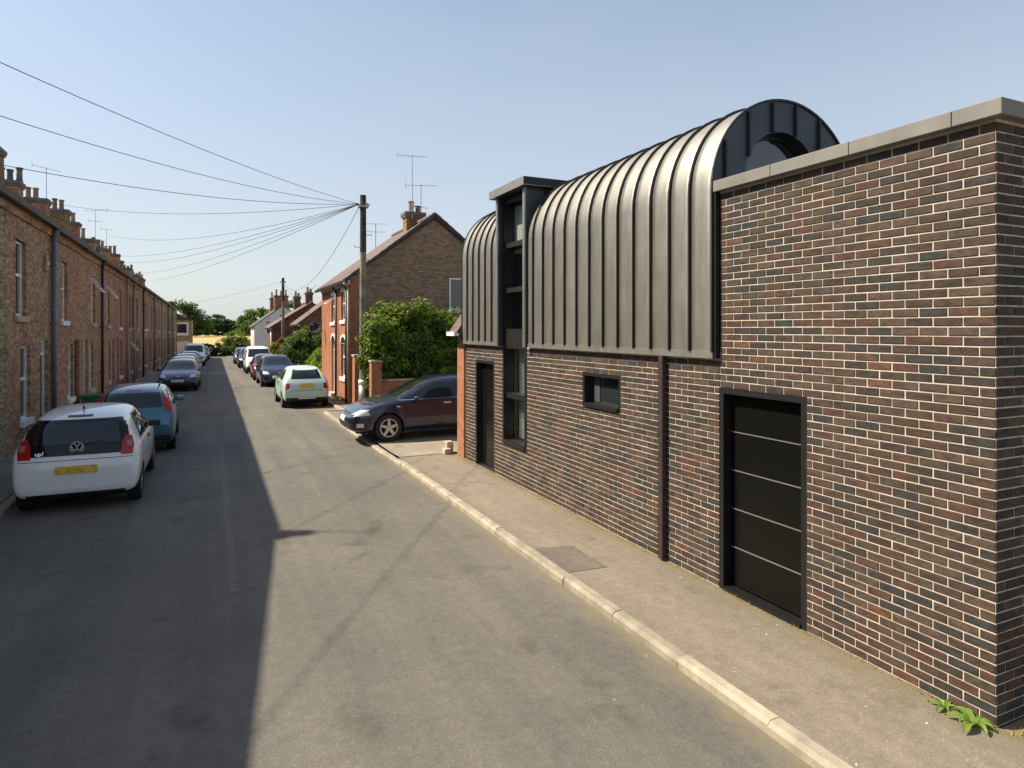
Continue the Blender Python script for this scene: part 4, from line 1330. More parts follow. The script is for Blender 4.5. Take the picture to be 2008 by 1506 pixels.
for i in range(17):
    wv = W0 + (.15 if i % 3 == 1 else -.05)
    odd = i % 2
    e = 5.42 - .0062 * (y - 16)
    kw = {}
    if i == 2 or i == 3: kw = dict(open_vent=True)
    uy = [.75, 1.35, 2.1, 1.75, 1.5, .9][i % 6]
    up = [(uy, uy + .86, 3.02 + R.uniform(-.04, .04), 4.70, kw)]
    if i > 4 and i % 2: up.append((uy + 1.5, uy + 2.2, 3.05, 4.65, {}))
    if i == 0:
        win = [(1.15, 2.02, .72, 2.38, dict(sill='wsill'))]; dor = [(2.95, 3.78, .12, 2.48, 'door2', 'white')]
    elif i == 1:
        win = [(2.25, 3.1, .75, 2.36, {})]; dor = [(3.3, 4.1, .12, 2.46, 'door3', 'door3')]
    elif odd:
        win = [(1.9, 2.75, .75, 2.36, dict(open_vent=(i == 5)))]; dor = [(3.15, 3.92, .12, 2.46, ['door2', 'door1', 'door4'][i % 3])]
    else:
        win = [(1.75, 2.6, .75, 2.36, {})]; dor = [(.62, 1.42, .12, 2.46, ['door1', 'door3', 'door2'][i % 3])]
    pipes = []
    if i == 0: pipes = [(4.0, 'pipe_grey', .062)]
    elif i == 2: pipes = [(4.0, 'pipe_dark', .05)]
    elif i == 5: pipes = [(1.6 + 1.2, 'pipe_buff', .05)]
    elif i % 2 == 0: pipes = [(3.95, ['pipe_dark', 'pipe_buff', 'pipe_grey'][i % 3], .05)]
    cm = ['rb3', 'rb1', 'chim1', 'rb2', 'rb3', 'chim1', 'rb3', 'rb2', 'slate', 'rb2', 'rb3', 'chim1', 'rb2', 'rb4', 'rb3', 'chim1', 'rb2'][i]
    pm = ['pot', 'pot_b', 'pot_b', 'lead', 'pot'][i % 5]
    ch = [(-3.8, wv - .05, 3.55 + R.uniform(-.35, .25), [1.55, 1.2, 1.6, 1.0, 1.25][i % 5], .8, cm, pots([4, 3, 2, 4, 2][i % 5], .30), pm)]
    wn = {0: 'brown brick terrace house with thick blue grey downpipe', 1: 'brick terrace house directly past the blue grey downpipe', 2: 'brick terrace house with open upstairs vent and black downpipe', 3: 'red terrace house with propped open casement'}.get(i)
    lab = (wn + ', ' if wn else '%s terrace house, ' % {'rb1': 'red brick', 'rb2': 'brown brick', 'rb3': 'deep red brick', 'rb4': 'buff brick', 'greenpaint': 'green painted'}[mats[i]]) + '%s from the left edge' % ORD[i]
    terrace_house(i, y, wv, mats[i], lab, e, dict(up=up, win=win, door=dor, pipe=pipes, chim=ch, sill=['stone', 'wsill', 'stone'][i % 3]))
    y += wv
YT = y
# house with white bay beyond the terrace
r = thing('end_house', 'buff house with white square window at the far end of the left row', 'house', (-4.4, YT + 3.5, zg(YT)), 0)
m = MB(); m.box(-7.0, 2.2, 0, 6.0, 0, 4.6); part('wall', m, 'rb4', r, local=True)
m = MB(); m.prism([(-7.3, 4.55), (2.5, 4.55), (-2.4, 6.6)], 'y', -.2, 6.2); part('roof', m, 'slate', r, local=True)
frG = lambda u, o, z: (u, -o, z)
window(r, frG, .35, 1.85, 2.75, 4.25, rec=-.03, sill='wsill', lintel=None, bar=None, ft=.20)
m = MB(); m.box(.2, 2.0, -.14, -.002, .2, 1.9); part('garage_door', m, 'render_w', r, local=True)

# small things on the terrace
b = thing('alarm_box', 'small pale alarm box on the brick wall by the blue grey downpipe', 'alarm box', (XL, 19.55, 4.15))
m = MB(); m.prism([(0, 0), (.34, .0), (.30, .38), (.17, .44), (.04, .38)], 'x', .004, .07); part('housing', m, 'pot_b', b, local=True, bevel=.01)
m = MB(); m.box(.07, .08, .09, .25, .16, .22); part('lamp', m, 'p_navy2', b, local=True)
b = thing('recycling_box', 'green plastic recycling box on the left pavement by the doors', 'box', (-3.42, 24.3, zg(24.3) + .118))
m = MB(); k = [(-.22, -.30, 0), (.22, -.30, 0), (.22, .30, 0), (-.22, .30, 0), (-.27, -.36, .62), (.27, -.36, .62), (.27, .36, .62), (-.27, .36, .62), (-.245, -.335, .62), (.245, -.335, .62), (.245, .335, .62), (-.245, .335, .62), (-.20, -.28, .03), (.20, -.28, .03), (.20, .28, .03), (-.20, .28, .03)]
m.v += k; m.f += [(0, 3, 2, 1), (12, 13, 14, 15)]
for a, c in ((0, 4), (4, 8), (8, 12)):
    for i in range(4): j = (i + 1) % 4; m.f.append((a + i, a + j, c + j, c + i))
M['dishdark'] = plain('dark_dish', (0.03, 0.03, 0.032), .9, var=.1)
M['greenbox'] = plain('green_plastic', (0.012, 0.13, 0.055), .5, var=.08)
part('tub', m, 'greenbox', b, local=True)
m = MB(); m.box(-.285, .285, -.375, .375, .56, .61); part('rim', m, 'greenbox', b, local=True)

# ------------------------------------------------------------------ right-hand houses
def gable_house(name, label, yn, depth_y, xf, xb, ez, rz_, wallm, gablem, roofm, front, over=.22):
    zb = zg(yn)
    r = thing(name, label, 'house', (xf, yn, zb), 0)
    W_ = xb - xf; xr = W_ / 2
    frF = lambda u, o, z: (-o, u, z)
    holes = [q[:4] for q in front.get('win', [])] + [q[:4] for q in front.get('door', [])]
    m = MB(); wall_panels(m, frF, 0, depth_y, -.28, 0, -.4, ez, holes); part('front_wall', m, wallm, r, local=True)
    m = MB(); m.prism([(.0 if wallm != gablem else .0, -.4), (W_, -.4), (W_, ez), (xr, rz_ - .14), (.0, ez)], 'y', .012, .25); m.prism([(.285, -.4), (W_, -.4), (W_, ez), (xr, rz_ - .14), (.285, ez)], 'y', depth_y - .25, depth_y - .004)
    m.box(W_ - .25, W_ - .004, .26, depth_y - .26, -.4, ez)
    gw = part('gable_wall', m, gablem, r, local=True)
    sl = (rz_ - ez) / xr
    m = MB()
    m.prism([(-over, ez - over * sl), (xr, rz_ - .10), (xr, rz_), (-over, ez - over * sl + .10)], 'y', -.06, depth_y + .06)
    m.prism([(W_ + over, ez - over * sl), (xr, rz_ - .10), (xr, rz_), (W_ + over, ez - over * sl + .10)], 'y', -.06, depth_y + .06)
    ro = part('roof', m, roofm, r, local=True)
    n = max(4, int(depth_y / .33))
    for s in range(int(depth_y / .45)):
        m = MB(); yy = -.05 + s * .45; m.cyl((xr, yy, rz_ + .0), (xr, yy + .44, rz_ + .0), .10, .11, 8); part('ridge_tile', m, roofm, ro, local=True)
    m = MB(); g = ez - over * sl
    m.prism([(-over - .11, g + .02), (-over - .09, g - .07), (-over - .01, g - .07), (-over + .01, g + .02)], 'y', -.05, depth_y + .05); part('gutter', m, 'gutter', r, local=True)
    m = MB(); m.box(-.05, -.002, .0, depth_y, ez - .26, ez - .10); part('fascia', m, front.get('fascia', 'wsill'), r, local=True)
    for q in front.get('win', []):
        kw = dict(sill='wsill', lintel='wsill', bar=.6)
        if len(q) > 4: kw.update(q[4])
        window(r, frF, *q[:4], **kw)
    for q in front.get('door', []): door(r, frF, *q[:4], mat=q[4])
    for (yy, pm) in front.get('pipe', []):
        m = MB(); m.cyl((-.08, yy, .0), (-.08, yy, g - .2), .045, .045, 8); m.cyl((-.08, yy, g - .2), (-over - .05, yy, g - .05), .045, .045, 8); part('downpipe', m, pm, r, local=True, smooth=True)
    return r
YG = 24.1; XF = 4.62
GH = gable_house('gable_house', 'orange brick house with dark brown brick gable behind the big hedge', YG, 6.6, XF, XF + 6.5, 4.72, 7.25, 'hb', 'gmortar', 'rtile',
    dict(win=[(.75, 1.75, 3.15, 4.25, {}), (3.0, 4.0, 3.1, 4.2, dict(open_vent=True)), (.75, 1.75, .95, 2.25, dict(sill='wsill'))], door=[(3.05, 3.95, .15, 2.3, 'door4')], pipe=[(.28, 'gutter'), (2.45, 'pipe_dark'), (-.12, 'pipe_buff')]))
# arched heads over the ground floor openings
for (a, b, zt) in ((.75, 1.75, 2.25), (3.05, 3.95, 2.3)):
    m = MB(); c = (a + b) / 2; ro_, ri_ = (b - a) / 2 + .12, (b - a) / 2
    n = 12; pts = [(c + ro_ * math.cos(math.pi * k / n), zt + .02 + .55 * ro_ * math.sin(math.pi * k / n)) for k in range(n + 1)] + [(c + ri_ * math.cos(math.pi * k / n), zt + .02 + .5 * ri_ * math.sin(math.pi * k / n)) for k in reversed(range(n + 1))]
    k0 = len(pts)
    for k in range(n):
        q = [pts[k], pts[k + 1], pts[k0 - 2 - k], pts[k0 - 1 - k]]
        m.prism(q, 'x', -.03, .02)
    part('arched_head', m, 'wsill', GH, local=True)
    m = MB(); m.prism(pts[n + 1:], 'x', -.014, .0); part('fanlight', m, 'pane', GH, local=True)
# gable brickwork
frG2 = lambda u, o, z: (u, YG + .012 - o, z)
zb_ = zg(YG)
def gtop(z):
    t = (z - zb_ - 4.72) / (7.25 - .16 - 4.72)
    if t <= 0: return (XF, XF + 6.5)
    return (XF + 3.25 * t, XF + 6.5 - 3.25 * t)
gb_ = courses(XF, XF + 6.5, 1.8, zb_ + 7.08, [(8.45, 9.35, 3.45, 4.72)], bw=.225, bh=.075, joint=.012, seed=8, top=gtop)
lay_bricks(GH, [(frG2, gb_)], 'gbrick', 'gbrickf', 300, depth=.008, seed=9)
gwn = window(GH, lambda u, o, z: (u - XF, -o, z - zb_), 8.47, 9.33, 3.47, 4.70, rec=-.02, sill='wsill', lintel=None, bar=.0)
for s in (0, 1):                                     # verge tiles along the gable
    for k in range(13):
        t0, t1 = k / 13, (k + .96) / 13
        x0, x1 = (-.22 + 3.47 * t0, -.22 + 3.47 * t1) if s == 0 else (6.72 - 3.47 * t0, 6.72 - 3.47 * t1)
        z0 = 4.72 - .22 * .778 + (7.25 - 4.72 + .171) * t0 + .02; z1 = 4.72 - .171 + (7.25 - 4.72 + .171) * t1 + .02
        m = MB(); m.prism([(x0, z0 - .03), (x1, z1 - .05), (x1, z1 + .07), (x0, z0 + .09)], 'y', -.13, .10); part('verge_tile', m, 'gutter' if k % 2 else 'slate', GH, local=True)
zch = 7.25
chimney(GH, 3.15, 2.55, 6.7, 7.72, .75, .60, 'chim1', [(-.1, 0, .5), (.2, 0, .32)], 'pot', cap='lead')
aerial('tv_aerial', 'tall television aerial on the chimney of the dark gabled house', XF + 3.0, YG + 2.2, 7.3, 9.95, .62, rad(-12), 12, 'television aerials on the roofs')
aerial('tv_aerial', 'lower television aerial beside the tall one on the dark gabled house', XF + 3.5, YG + 2.6, 7.5, 8.85, .66, rad(-20), 10, 'television aerials on the roofs', second=(.95, rad(25), .8))
aerial('tv_aerial', 'small faint aerial low behind the sloping roof of the dark gabled house', XF + 2.3, YG + 5.8, 6.3, 7.6, .5, rad(-18), 7, 'television aerials on the roofs', second=(.4, rad(-15), .9))
# satellite dish on the corner
sdish = thing('satellite_dish', 'dark satellite dish on the far corner of the orange brick house', 'satellite dish', (XF - .02, YG + 5.9, zb_ + 2.72))
m = MB(); m.cyl((0, 0, 0), (-.30, -.05, .05), .02, .02, 6); part('bracket', m, 'gutter', sdish, local=True)
m = MB(); n = 20
cen = Vector((-.36, -.10, .12)); nx = Vector((-.35, -.85, .35)).normalized(); ax_ = nx.orthogonal().normalized(); ay_ = nx.cross(ax_)
for rr_, dd in ((.0, .0), (.12, .02), (.22, .05), (.29, .09), (.29, .075), (.22, .035), (.0, -.015)):
    for k in range(n):
        t = 2 * math.pi * k / n; m.v.append(tuple(cen + nx * dd + ax_ * rr_ * math.cos(t) + ay_ * rr_ * math.sin(t)))
for j in range(6):
    for k in range(n): k2 = (k + 1) % n; m.f.append((j * n + k, j * n + k2, (j + 1) * n + k2, (j + 1) * n + k))
part('dish', m, 'dishdark', sdish, local=True, smooth=True)
m = MB(); m.cyl(cen - ay_ * .3 + nx * .08, cen + nx * .42, .012, .012, 6); part('feed_arm', m, 'gutter', sdish, local=True)

# low brick houses further down
gable_house('cottage', 'red brown gabled cottage with pale doors just past the garden', 50.5, 4.5, 6.0, 11.0, 3.55, 5.6, 'hb2', 'hb2', 'rtile', dict(win=[(1.0, 2.0, 1.2, 2.6, {})], door=[(3.0, 3.9, .1, 2.2, 'door4')]))
rA = gable_house('cottage', 'red gabled house with twin chimneys in front of the pale house', 61.0, 6, 4.9, 11.7, 3.4, 5.65, 'hb2', 'hb2', 'rtile', dict(win=[(1.0, 2.0, 1.2, 2.6, {})], pipe=[(.15, 'white')]))
for (x, yy, z1) in ((3.3, 1.2, 6.55), (2.7, 5.2, 6.35)): chimney(rA, x, yy, 5.0, z1, .6, .6, 'hb2', [(-.12, 0, .5), (.15, 0, .35)], 'pot')
rW = gable_house('pale_house', 'pale grey rendered gabled house with dark chimneys at the far right', 84.0, 8, 4.75, 11.3, 3.85, 6.4, 'render_w', 'render_w', 'slate', dict(win=[(1.2, 2.2, 2.3, 3.4, {}), (4.5, 5.5, 2.3, 3.4, {})], pipe=[(.2, 'white'), (3.6, 'white')]))
for k, (yy, z1) in enumerate(((.8, 7.55), (7.2, 7.5))): chimney(rW, 3.1, yy, 5.6, z1, 1.6, .8, 'rb3', [(-.55, 0, .75), (0, 0, .6), (.55, 0, .7)], 'pot')
m = MB(); m.box(2.9, 3.7, -.012, .02, 4.95, 5.15); part('vent', m, 'gutter', rW, local=True)
m = MB(); m.box(1.3, 1.7, -.012, .02, 4.15, 4.3); part('vent', m, 'gutter', rW, local=True)

# small outbuilding and garden walls by the drive
ob = thing('outbuilding', 'narrow pink brick outbuilding with pale gutter beside the dark brick house', 'outbuilding', (4.66, 12.42, 0))
m = MB(); m.box(4.66, 8.2, 12.36, 12.74, 0, 2.32); part('wall', m, 'hb', ob)
m = MB(); m.box(4.68, 8.2, 12.38, 12.72, 2.32, 2.60); part('upper_wall', m, 'chim1', ob)
m = MB(); m.prism([(4.48, 2.62), (8.3, 2.62), (8.3, 3.0), (4.75, 3.0)], 'y', 12.33, 12.78); part('roof', m, 'rtile', ob)
m = MB(); m.box(4.44, 4.54, 12.33, 12.80, 2.56, 2.64); part('gutter', m, 'wsill', ob)
for k, (x, s) in enumerate(((4.50, .13), (4.58, .26))):
    st = thing('stone_block', ['low pale stone block at the foot of the outbuilding', 'taller pale stone block behind the low one by the outbuilding'][k], 'stone block', (x, 12.95 + .1 * k, .06))
    m = MB(); m.box(-.075, .075, -.10, .10, 0, s); part('block', m, 'stone', st, local=True, bevel=.02)
def garden_wall(label, x0, x1, y0, y1, h, mat='hb', cap=True, name='garden_wall'):
    zb = zg((y0 + y1) / 2)
    r = thing(name, label, 'wall', ((x0 + x1) / 2, (y0 + y1) / 2, zb))
    m = MB(); m.box(x0, x1, y0, y1, zb, zb + h); part('brickwork', m, mat, r)
    if cap:
        m = MB(); m.box(x0 - .03, x1 + .03, y0 - .03, y1 + .03, zb + h, zb + h + .06); part('coping', m, 'stone', r)
    return r
garden_wall('low brick wall under the hedge along the driveway', 5.02, 10, 20.78, 20.98, 1.1)
garden_wall('brick gate pier right of the timber pole', 4.66, 5.0, 20.7, 21.05, 1.72, name='gate_pier')
garden_wall('brick gate pier left of the timber pole', 4.50, 4.86, 22.6, 23.0, 1.85, name='gate_pier')
garden_wall('low brown brick wall in front of the garden shrubs', 5.2, 5.4, 31.2, 40.0, .8, 'hb2')
garden_wall('low brick garden wall before the pale house', 5.1, 5.3, 66.5, 76.0, .9, 'hb2')
# ------------------------------------------------------------------ trees, hedges, plants
def leaves(mb, c, rx, ry, rz, n, size, rr, clumps=14, flat=.0, up=.3, shell=.55):
    """leaf blades gathered in clumps through an uneven ellipsoid"""
    cs = []
    for k in range(clumps):
        while True:
            v = Vector((rr.uniform(-1, 1), rr.uniform(-1, 1), rr.uniform(-1 + flat, 1)))
            if .25 < v.length < 1: break
        q = v.normalized() * (shell + (1 - shell) * rr.random() ** .6)
        cs.append((q, rr.uniform(.22, .42)))
    for i in range(n):
        q, s = cs[rr.randrange(clumps)]
        d = Vector((rr.gauss(0, 1), rr.gauss(0, 1), rr.gauss(0, 1)))
        d = d.normalized() * s * (rr.random() ** .45)
        p = q + d
        P = Vector((c[0] + p.x * rx, c[1] + p.y * ry, c[2] + p.z * rz))
        if P.z < c[2] - rz * .98: P.z = c[2] - rz * .98 + rr.random() * .1
        nrm = (p.normalized() * .7 + Vector((rr.uniform(-1, 1), rr.uniform(-1, 1), rr.uniform(-1, 1) + up))).normalized()
        t = nrm.orthogonal().normalized(); t = (Matrix.Rotation(rr.uniform(0, 6.28), 3, nrm) @ t)
        b = nrm.cross(t); L = size * rr.uniform(.6, 1.4); w = L * .45
        k0 = len(mb.v)
        mb.v += [tuple(P - t * L * .5), tuple(P + b * w * .5 + nrm * L * .06), tuple(P + t * L * .5 - nrm * L * .1), tuple(P - b * w * .5 + nrm * L * .06)]
        mb.f.append((k0, k0 + 1, k0 + 2, k0 + 3))
    return mb

def leaf_obj(name, mb, mat, parent):
    off = ROOT.get(root_of(parent).name, (0, 0, 0))
    return link(name, mb.mesh(name, off), mat, parent)

def trunk(parent, base, top, r, limbs, rr):
    m = MB(); base = Vector(base); top = Vector(top)
    pts = [base.lerp(top, t) + Vector((rr.uniform(-.06, .06), rr.uniform(-.06, .06), 0)) * (t > 0) * r * 6 for t in (0, .35, .7, 1)]
    for i in range(3): m.cyl(pts[i], pts[i + 1], r * (1 - .22 * i), r * (1 - .22 * (i + 1)), 8, caps=(i == 0))
    part('trunk', m, 'bark', parent)
    for l in limbs:
        m = MB(); a = base.lerp(top, rr.uniform(.55, 1)); mid = a.lerp(Vector(l), .5) + Vector((0, 0, .1 * r))
        m.cyl(a, mid, r * .4, r * .28, 6); m.cyl(mid, l, r * .28, r * .12, 6); part('branch', m, 'bark', parent)

def bush(name, label, cat, c, rx, ry, rz, n, size, mat, seed, blobs, group=None, topmat=None, trunk_r=.06, topn=0):
    rr = random.Random(seed)
    z0 = c[2]
    r = thing(name, label, cat, c, 0, group)
    m = MB(); m2 = MB()
    tot = sum(b[3] * b[4] * b[5] for b in blobs)
    for (dx, dy, dz, bx, by, bz) in blobs:
        cc = (c[0] + dx, c[1] + dy, c[2] + dz)
        nn = int(n * (bx * by * bz) / tot)
        leaves(m, cc, bx, by, bz, nn, size, rr, clumps=22)
        if topmat: leaves(m2, (cc[0], cc[1] - .05, cc[2] + bz * .32), bx * 1.0, by * 1.0, bz * .80, int(topn * (bx * by * bz) / tot), size, rr, clumps=20, flat=.62, up=1.0)
    leaf_obj('crown' if cat == 'tree' else 'foliage', m, mat, r)
    if topmat: leaf_obj('top_foliage', m2, topmat, r)
    b0 = blobs[0]
    trunk(r, (c[0], c[1], c[2]), (c[0] + b0[0] * .6, c[1] + b0[1] * .6, c[2] + b0[2]), trunk_r, [(c[0] + b[0], c[1] + b[1], c[2] + b[2]) for b in blobs], rr)
    return r
# the big laurel hedge beside the drive
bush('laurel_hedge', 'large green laurel hedge overhanging the driveway', 'hedge', (6.5, 21.55, .0), 0, 0, 0, 34000, .15, 'leaf_laurel', 3,
     [(-.95, -.1, 2.15, 1.1, .85, 1.2), (.05, .1, 1.9, 1.35, .95, 1.45), (1.25, .1, 1.8, 1.35, .9, 1.35), (2.4, .2, 1.8, 1.25, .9, 1.3), (-1.15, -.1, 1.35, .9, .8, .8), (.6, -.3, 1.2, 1.6, .75, .85), (3.3, .3, 1.6, 1.25, .9, 1.4), (2.0, -.45, 1.05, 1.3, .6, .9)], topmat='leaf_top', topn=21000, trunk_r=.09)
bush('shrub', 'lower shrub rising behind the right end of the laurel hedge', 'shrub', (9.4, 22.9, .0), 0, 0, 0, 6000, .15, 'leaf_shrub', 5, [(0, 0, 2.0, 1.4, .7, 1.3), (1.4, 0, 1.8, 1.2, .7, 1.2)], topmat='leaf_top', topn=3500)
# garden shrubs past the orange house
bush('shrub', 'tall rounded green shrub in the garden past the orange house', 'shrub', (5.75, 44.0, zg(44) + .1), 0, 0, 0, 9000, .19, 'leaf_shrub', 11, [(0, 0, 1.9, 1.25, 1.2, 1.1), (-.7, -.5, 1.2, 1.0, 1.0, 1.1), (.8, .3, 1.5, 1.1, 1.1, 1.2)], topmat='leaf_shrub', topn=2500)
bush('shrub', 'leafy yellow green shrub directly beside the orange house front', 'shrub', (5.35, 34.6, zg(34) + .1), 0, 0, 0, 5000, .15, 'leaf_top', 12, [(0, 0, 1.1, .75, .9, .75), (.2, 1.2, 1.0, .8, .9, .8)])
bush('shrub', 'reddish leaved shrub left of the tall rounded garden shrub', 'shrub', (5.5, 53.0, zg(53) + .1), 0, 0, 0, 5000, .2, 'leaf_red', 13, [(0, 0, 1.6, .9, 1.0, .9), (-.2, 1.4, 1.3, .9, 1.0, 1.0)])
bush('shrub', 'yellow green shrub by the kerb below the second pole', 'shrub', (5.35, 57.5, zg(57) + .1), 0, 0, 0, 5000, .2, 'leaf_top', 14, [(0, 0, 1.1, .9, 1.2, .9), (0, 2.2, 1.2, .9, 1.2, 1.0)])
# end of the road
bush('hedge', 'dark hedge across the end of the road', 'hedge', (2.6, 91.5, zg(91)), 0, 0, 0, 14000, .28, 'leaf_tree', 15, [(-4.2, 0, .7, 1.8, 1.0, .85), (-2.0, 0, .8, 1.8, 1.0, .9), (.4, 0, .9, 1.8, 1.1, 1.1), (2.6, 0, .75, 1.8, 1.0, .85), (4.6, 0, .7, 1.6, 1.0, .8)])
bush('shrub', 'pale green bush standing out of the dark hedge at the road end', 'shrub', (3.0, 93.5, zg(91)), 0, 0, 0, 4500, .25, 'leaf_shrub', 16, [(0, 0, 1.9, 1.5, 1.0, 1.1), (-1.2, 0, 1.3, 1.2, 1.0, .9), (1.3, 0, 1.3, 1.2, 1.0, .9)], topmat='leaf_top', topn=900)
tl = [(-22, 225, 12.5, 10, 'broad dark green tree left of the gap on the skyline'), (-9, 222, 11.5, 9, 'rounded dark tree beside the gap on the skyline, left side'), (-38, 235, 12, 10, 'dark tree farthest left over the terrace end'), (2, 240, 7.5, 7, 'low dark tree nearest the gap on the left'),
      (15, 232, 9, 8, 'mid green tree nearest the gap on the right'), (25, 222, 12, 10, 'tall pale green tree behind the pale house chimneys'), (38, 205, 13.5, 10, 'broad pale green tree right of centre on the skyline'), (52, 215, 15, 10, 'green tree hidden partly behind the pale house')]
for i, (x, yy, hh, rr_, lab) in enumerate(tl):
    bush('tree', lab, 'tree', (x, yy, .1), 0, 0, 0, 8500, .80, 'leaf_tree' if x < 10 else 'leaf_shrub', 30 + i, [(0, 0, hh * .62, rr_ * .72, rr_ * .6, hh * .36), (-rr_ * .5, 0, hh * .42, rr_ * .55, rr_ * .5, hh * .32), (rr_ * .5, 0, hh * .40, rr_ * .55, rr_ * .5, hh * .32), (0, -1, hh * .24, rr_ * .9, rr_ * .5, hh * .24)], 'trees on the skyline', trunk_r=.35)
# weeds and dry grass at the near corner
def rosette(label, c, n, L, seed):
    rr = random.Random(seed)
    r = thing('weed', label, 'weed', c)
    for i in range(n):
        a = 2 * math.pi * i / n + rr.uniform(-.3, .3); l = L * rr.uniform(.6, 1.2); w = l * .16
        d = Vector((math.cos(a), math.sin(a), 0)); q = Vector((-d.y, d.x, 0)); m = MB()
        prof = [(0, .3, .01), (.3, .9, .10), (.6, 1.0, .13), (.85, .6, .10), (1.0, .05, .05)]
        for (t, ww, z) in prof:
            p = d * (l * t) + Vector((0, 0, z * L * 2.2 * rr.uniform(.9, 1.1)))
            m.v += [tuple(p - q * w * ww + Vector((0, 0, .01))), tuple(p), tuple(p + q * w * ww + Vector((0, 0, .01)))]
        for j in range(len(prof) - 1):
            for k in range(2): m.f.append((3 * j + k, 3 * j + k + 1, 3 * j + 4 + k, 3 * j + 3 + k))
        link('leaf', m.mesh('leaf'), 'weed', r)
    return r
rosette('bright green weed growing at the foot of the near brick corner', (4.575, 2.60, .075), 9, .155, 4)
rosette('small green weed just left of the larger one at the brick corner', (4.60, 2.80, .075), 6, .10, 6)
rosette('small weed beside the foot of the orange house wall', (4.45, 25.6, zg(25.6) + .1), 9, .4, 8)
def tufts(name, label, area, n, h, mat, seed, zf):
    rr = random.Random(seed); m = MB()
    for i in range(n):
        x = rr.uniform(area[0], area[1]); yy = rr.uniform(area[2], area[3]); z = zf(x, yy)
        a = rr.uniform(0, 6.28); l = h * rr.uniform(.4, 1.3); b = l * rr.uniform(.2, .8)
        d = Vector((math.cos(a), math.sin(a), 0)); q = Vector((-d.y, d.x, 0)) * (.004 + .012 * l)
        p = Vector((x, yy, z)); k = len(m.v)
        m.v += [tuple(p - q), tuple(p + q), tuple(p + d * b * .5 + Vector((0, 0, l * .7)) + q * .6), tuple(p + d * b * .5 + Vector((0, 0, l * .7)) - q * .6), tuple(p + d * b + Vector((0, 0, l)))]
        m.f += [(k, k + 1, k + 2, k + 3), (k + 3, k + 2, k + 4)]
    o = link(name, m.mesh(name), mat, None, 'stuff'); tag(o, label, 'grass'); return o
tufts('dry_grass', 'dry straw coloured grass on the verge at the bottom right corner', (4.62, 6.2, 1.2, 2.44), 2600, .045, 'straw', 21, lambda x, y: .068)
tufts('kerb_grass', 'thin dry grass and dust along the foot of the dark brick wall', (4.615, 4.66, 2.5, 12.2), 700, .022, 'straw', 22, lambda x, y: .076)

rr9 = random.Random(77); m = MB()
for i in range(60):
    if i < 42: x, yy, z = rr9.uniform(1.2, 4.6), rr9.uniform(2.2, 11), .0
    else: x, yy, z = rr9.uniform(3.5, 4.62), rr9.uniform(2.2, 11), .0
    z = .08 if x > 3.50 else (.0 if x < 3.34 else None)
    if z is None: continue
    s_ = rr9.choice([.005, .006, .007, .008, .012])
    k = len(m.v); n = 5
    for t in range(n): m.v.append((x + s_ * math.cos(6.28 * t / n) * rr9.uniform(.7, 1.3), yy + s_ * math.sin(6.28 * t / n) * rr9.uniform(.7, 1.3), z - .002))
    m.v.append((x, yy, z + s_ * .8))
    for t in range(n): m.f.append((k + t, k + (t + 1) % n, k + n))
o = link('loose_grit', m.mesh('loose_grit'), 'stone', None, 'stuff'); tag(o, 'scattered pale grit on the road and right pavement', 'grit')
# ------------------------------------------------------------------ poles, wires, aerials
def pole(label, x, y, top, r, box=True):
    zb = zg(y)
    r0 = thing('utility_pole', label, 'utility pole', (x, y, zb))
    m = MB(); hh = top - zb; s = 14
    zs = [0, 1.5, 3.0, 4.4]
    for a, b in zip([0, 2.4, 4.6], [2.4, 4.6, hh - 1.9]): m.cyl((0, 0, a), (0, 0, b), r * (1 - .03 * a), r * (1 - .03 * b), s, caps=False)
    part('shaft', m, 'wood', r0, local=True, smooth=True)
    m = MB(); m.cyl((0, 0, hh - 1.9), (0, 0, hh), r * (1 - .03 * (hh - 1.9)), r * .80, s); part('tarred_top', m, 'woodtop', r0, local=True)
    for k in range(8):
        z = 3.0 + k * .42; sd = 1 if k % 2 else -1
        m = MB(); m.cyl((sd * r * .8, 0, z), (sd * (r + .16), 0, z), .010, .010, 6); m.cyl((sd * (r + .16), 0, z), (sd * (r + .16), 0, z + .05), .010, .010, 6); part('step_iron', m, 'woodtop', r0, local=True)
    if box:
        m = MB(); m.cyl((0, 0, .05), (0, 0, .95), r + .025, r + .022, s); g_ = part('base_sleeve', m, 'galv', r0, local=True, smooth=True)
        m = MB(); m.cyl((0, 0, .95), (0, 0, 1.10), r + .032, r + .030, s); part('marker_band', m, 'white', r0, local=True, smooth=True)
    m = MB(); m.cyl((0, 0, hh - .42), (0, 0, hh - .34), r + .05, r + .05, s); part('cable_ring', m, 'galv', r0, local=True)
    for k in range(6):
        a = k * 1.05; m = MB(); m.cyl((math.cos(a) * (r + .04), math.sin(a) * (r + .04), hh - .36), (math.cos(a) * (r + .09), math.sin(a) * (r + .09), hh - .28), .02, .025, 6); part('insulator', m, 'lead', r0, local=True)
    return r0
P1 = Vector((4.60, 21.7, 7.16)); P2_ = Vector((5.3, 55.6, 6.85))
pole('tall grey brown timber telegraph pole with pale band, beside the laurel hedge', P1.x, P1.y, P1.z, .125)
pole('second timber telegraph pole further down by the garden shrubs', P2_.x, P2_.y, P2_.z, .13, box=False)
WN = 0
def wire(label, a, b, sag, r=.0095):
    a = Vector(a); b = Vector(b); n = 28
    pts = [a.lerp(b, i / n) - Vector((0, 0, sag * 4 * (i / n) * (1 - i / n))) for i in range(n + 1)]
    m = MB(); m.tube(pts, r, 5)
    o = part('overhead_wire', m, 'wire', None); tag(o, label, 'wire', 'telephone wires fanning out from the poles'); return o
T = P1 + Vector((-.12, 0, -.30))
wire('uppermost overhead wire leaving the left edge of the picture', T, (-5.2, 7.0, 6.46), .3, .0065)
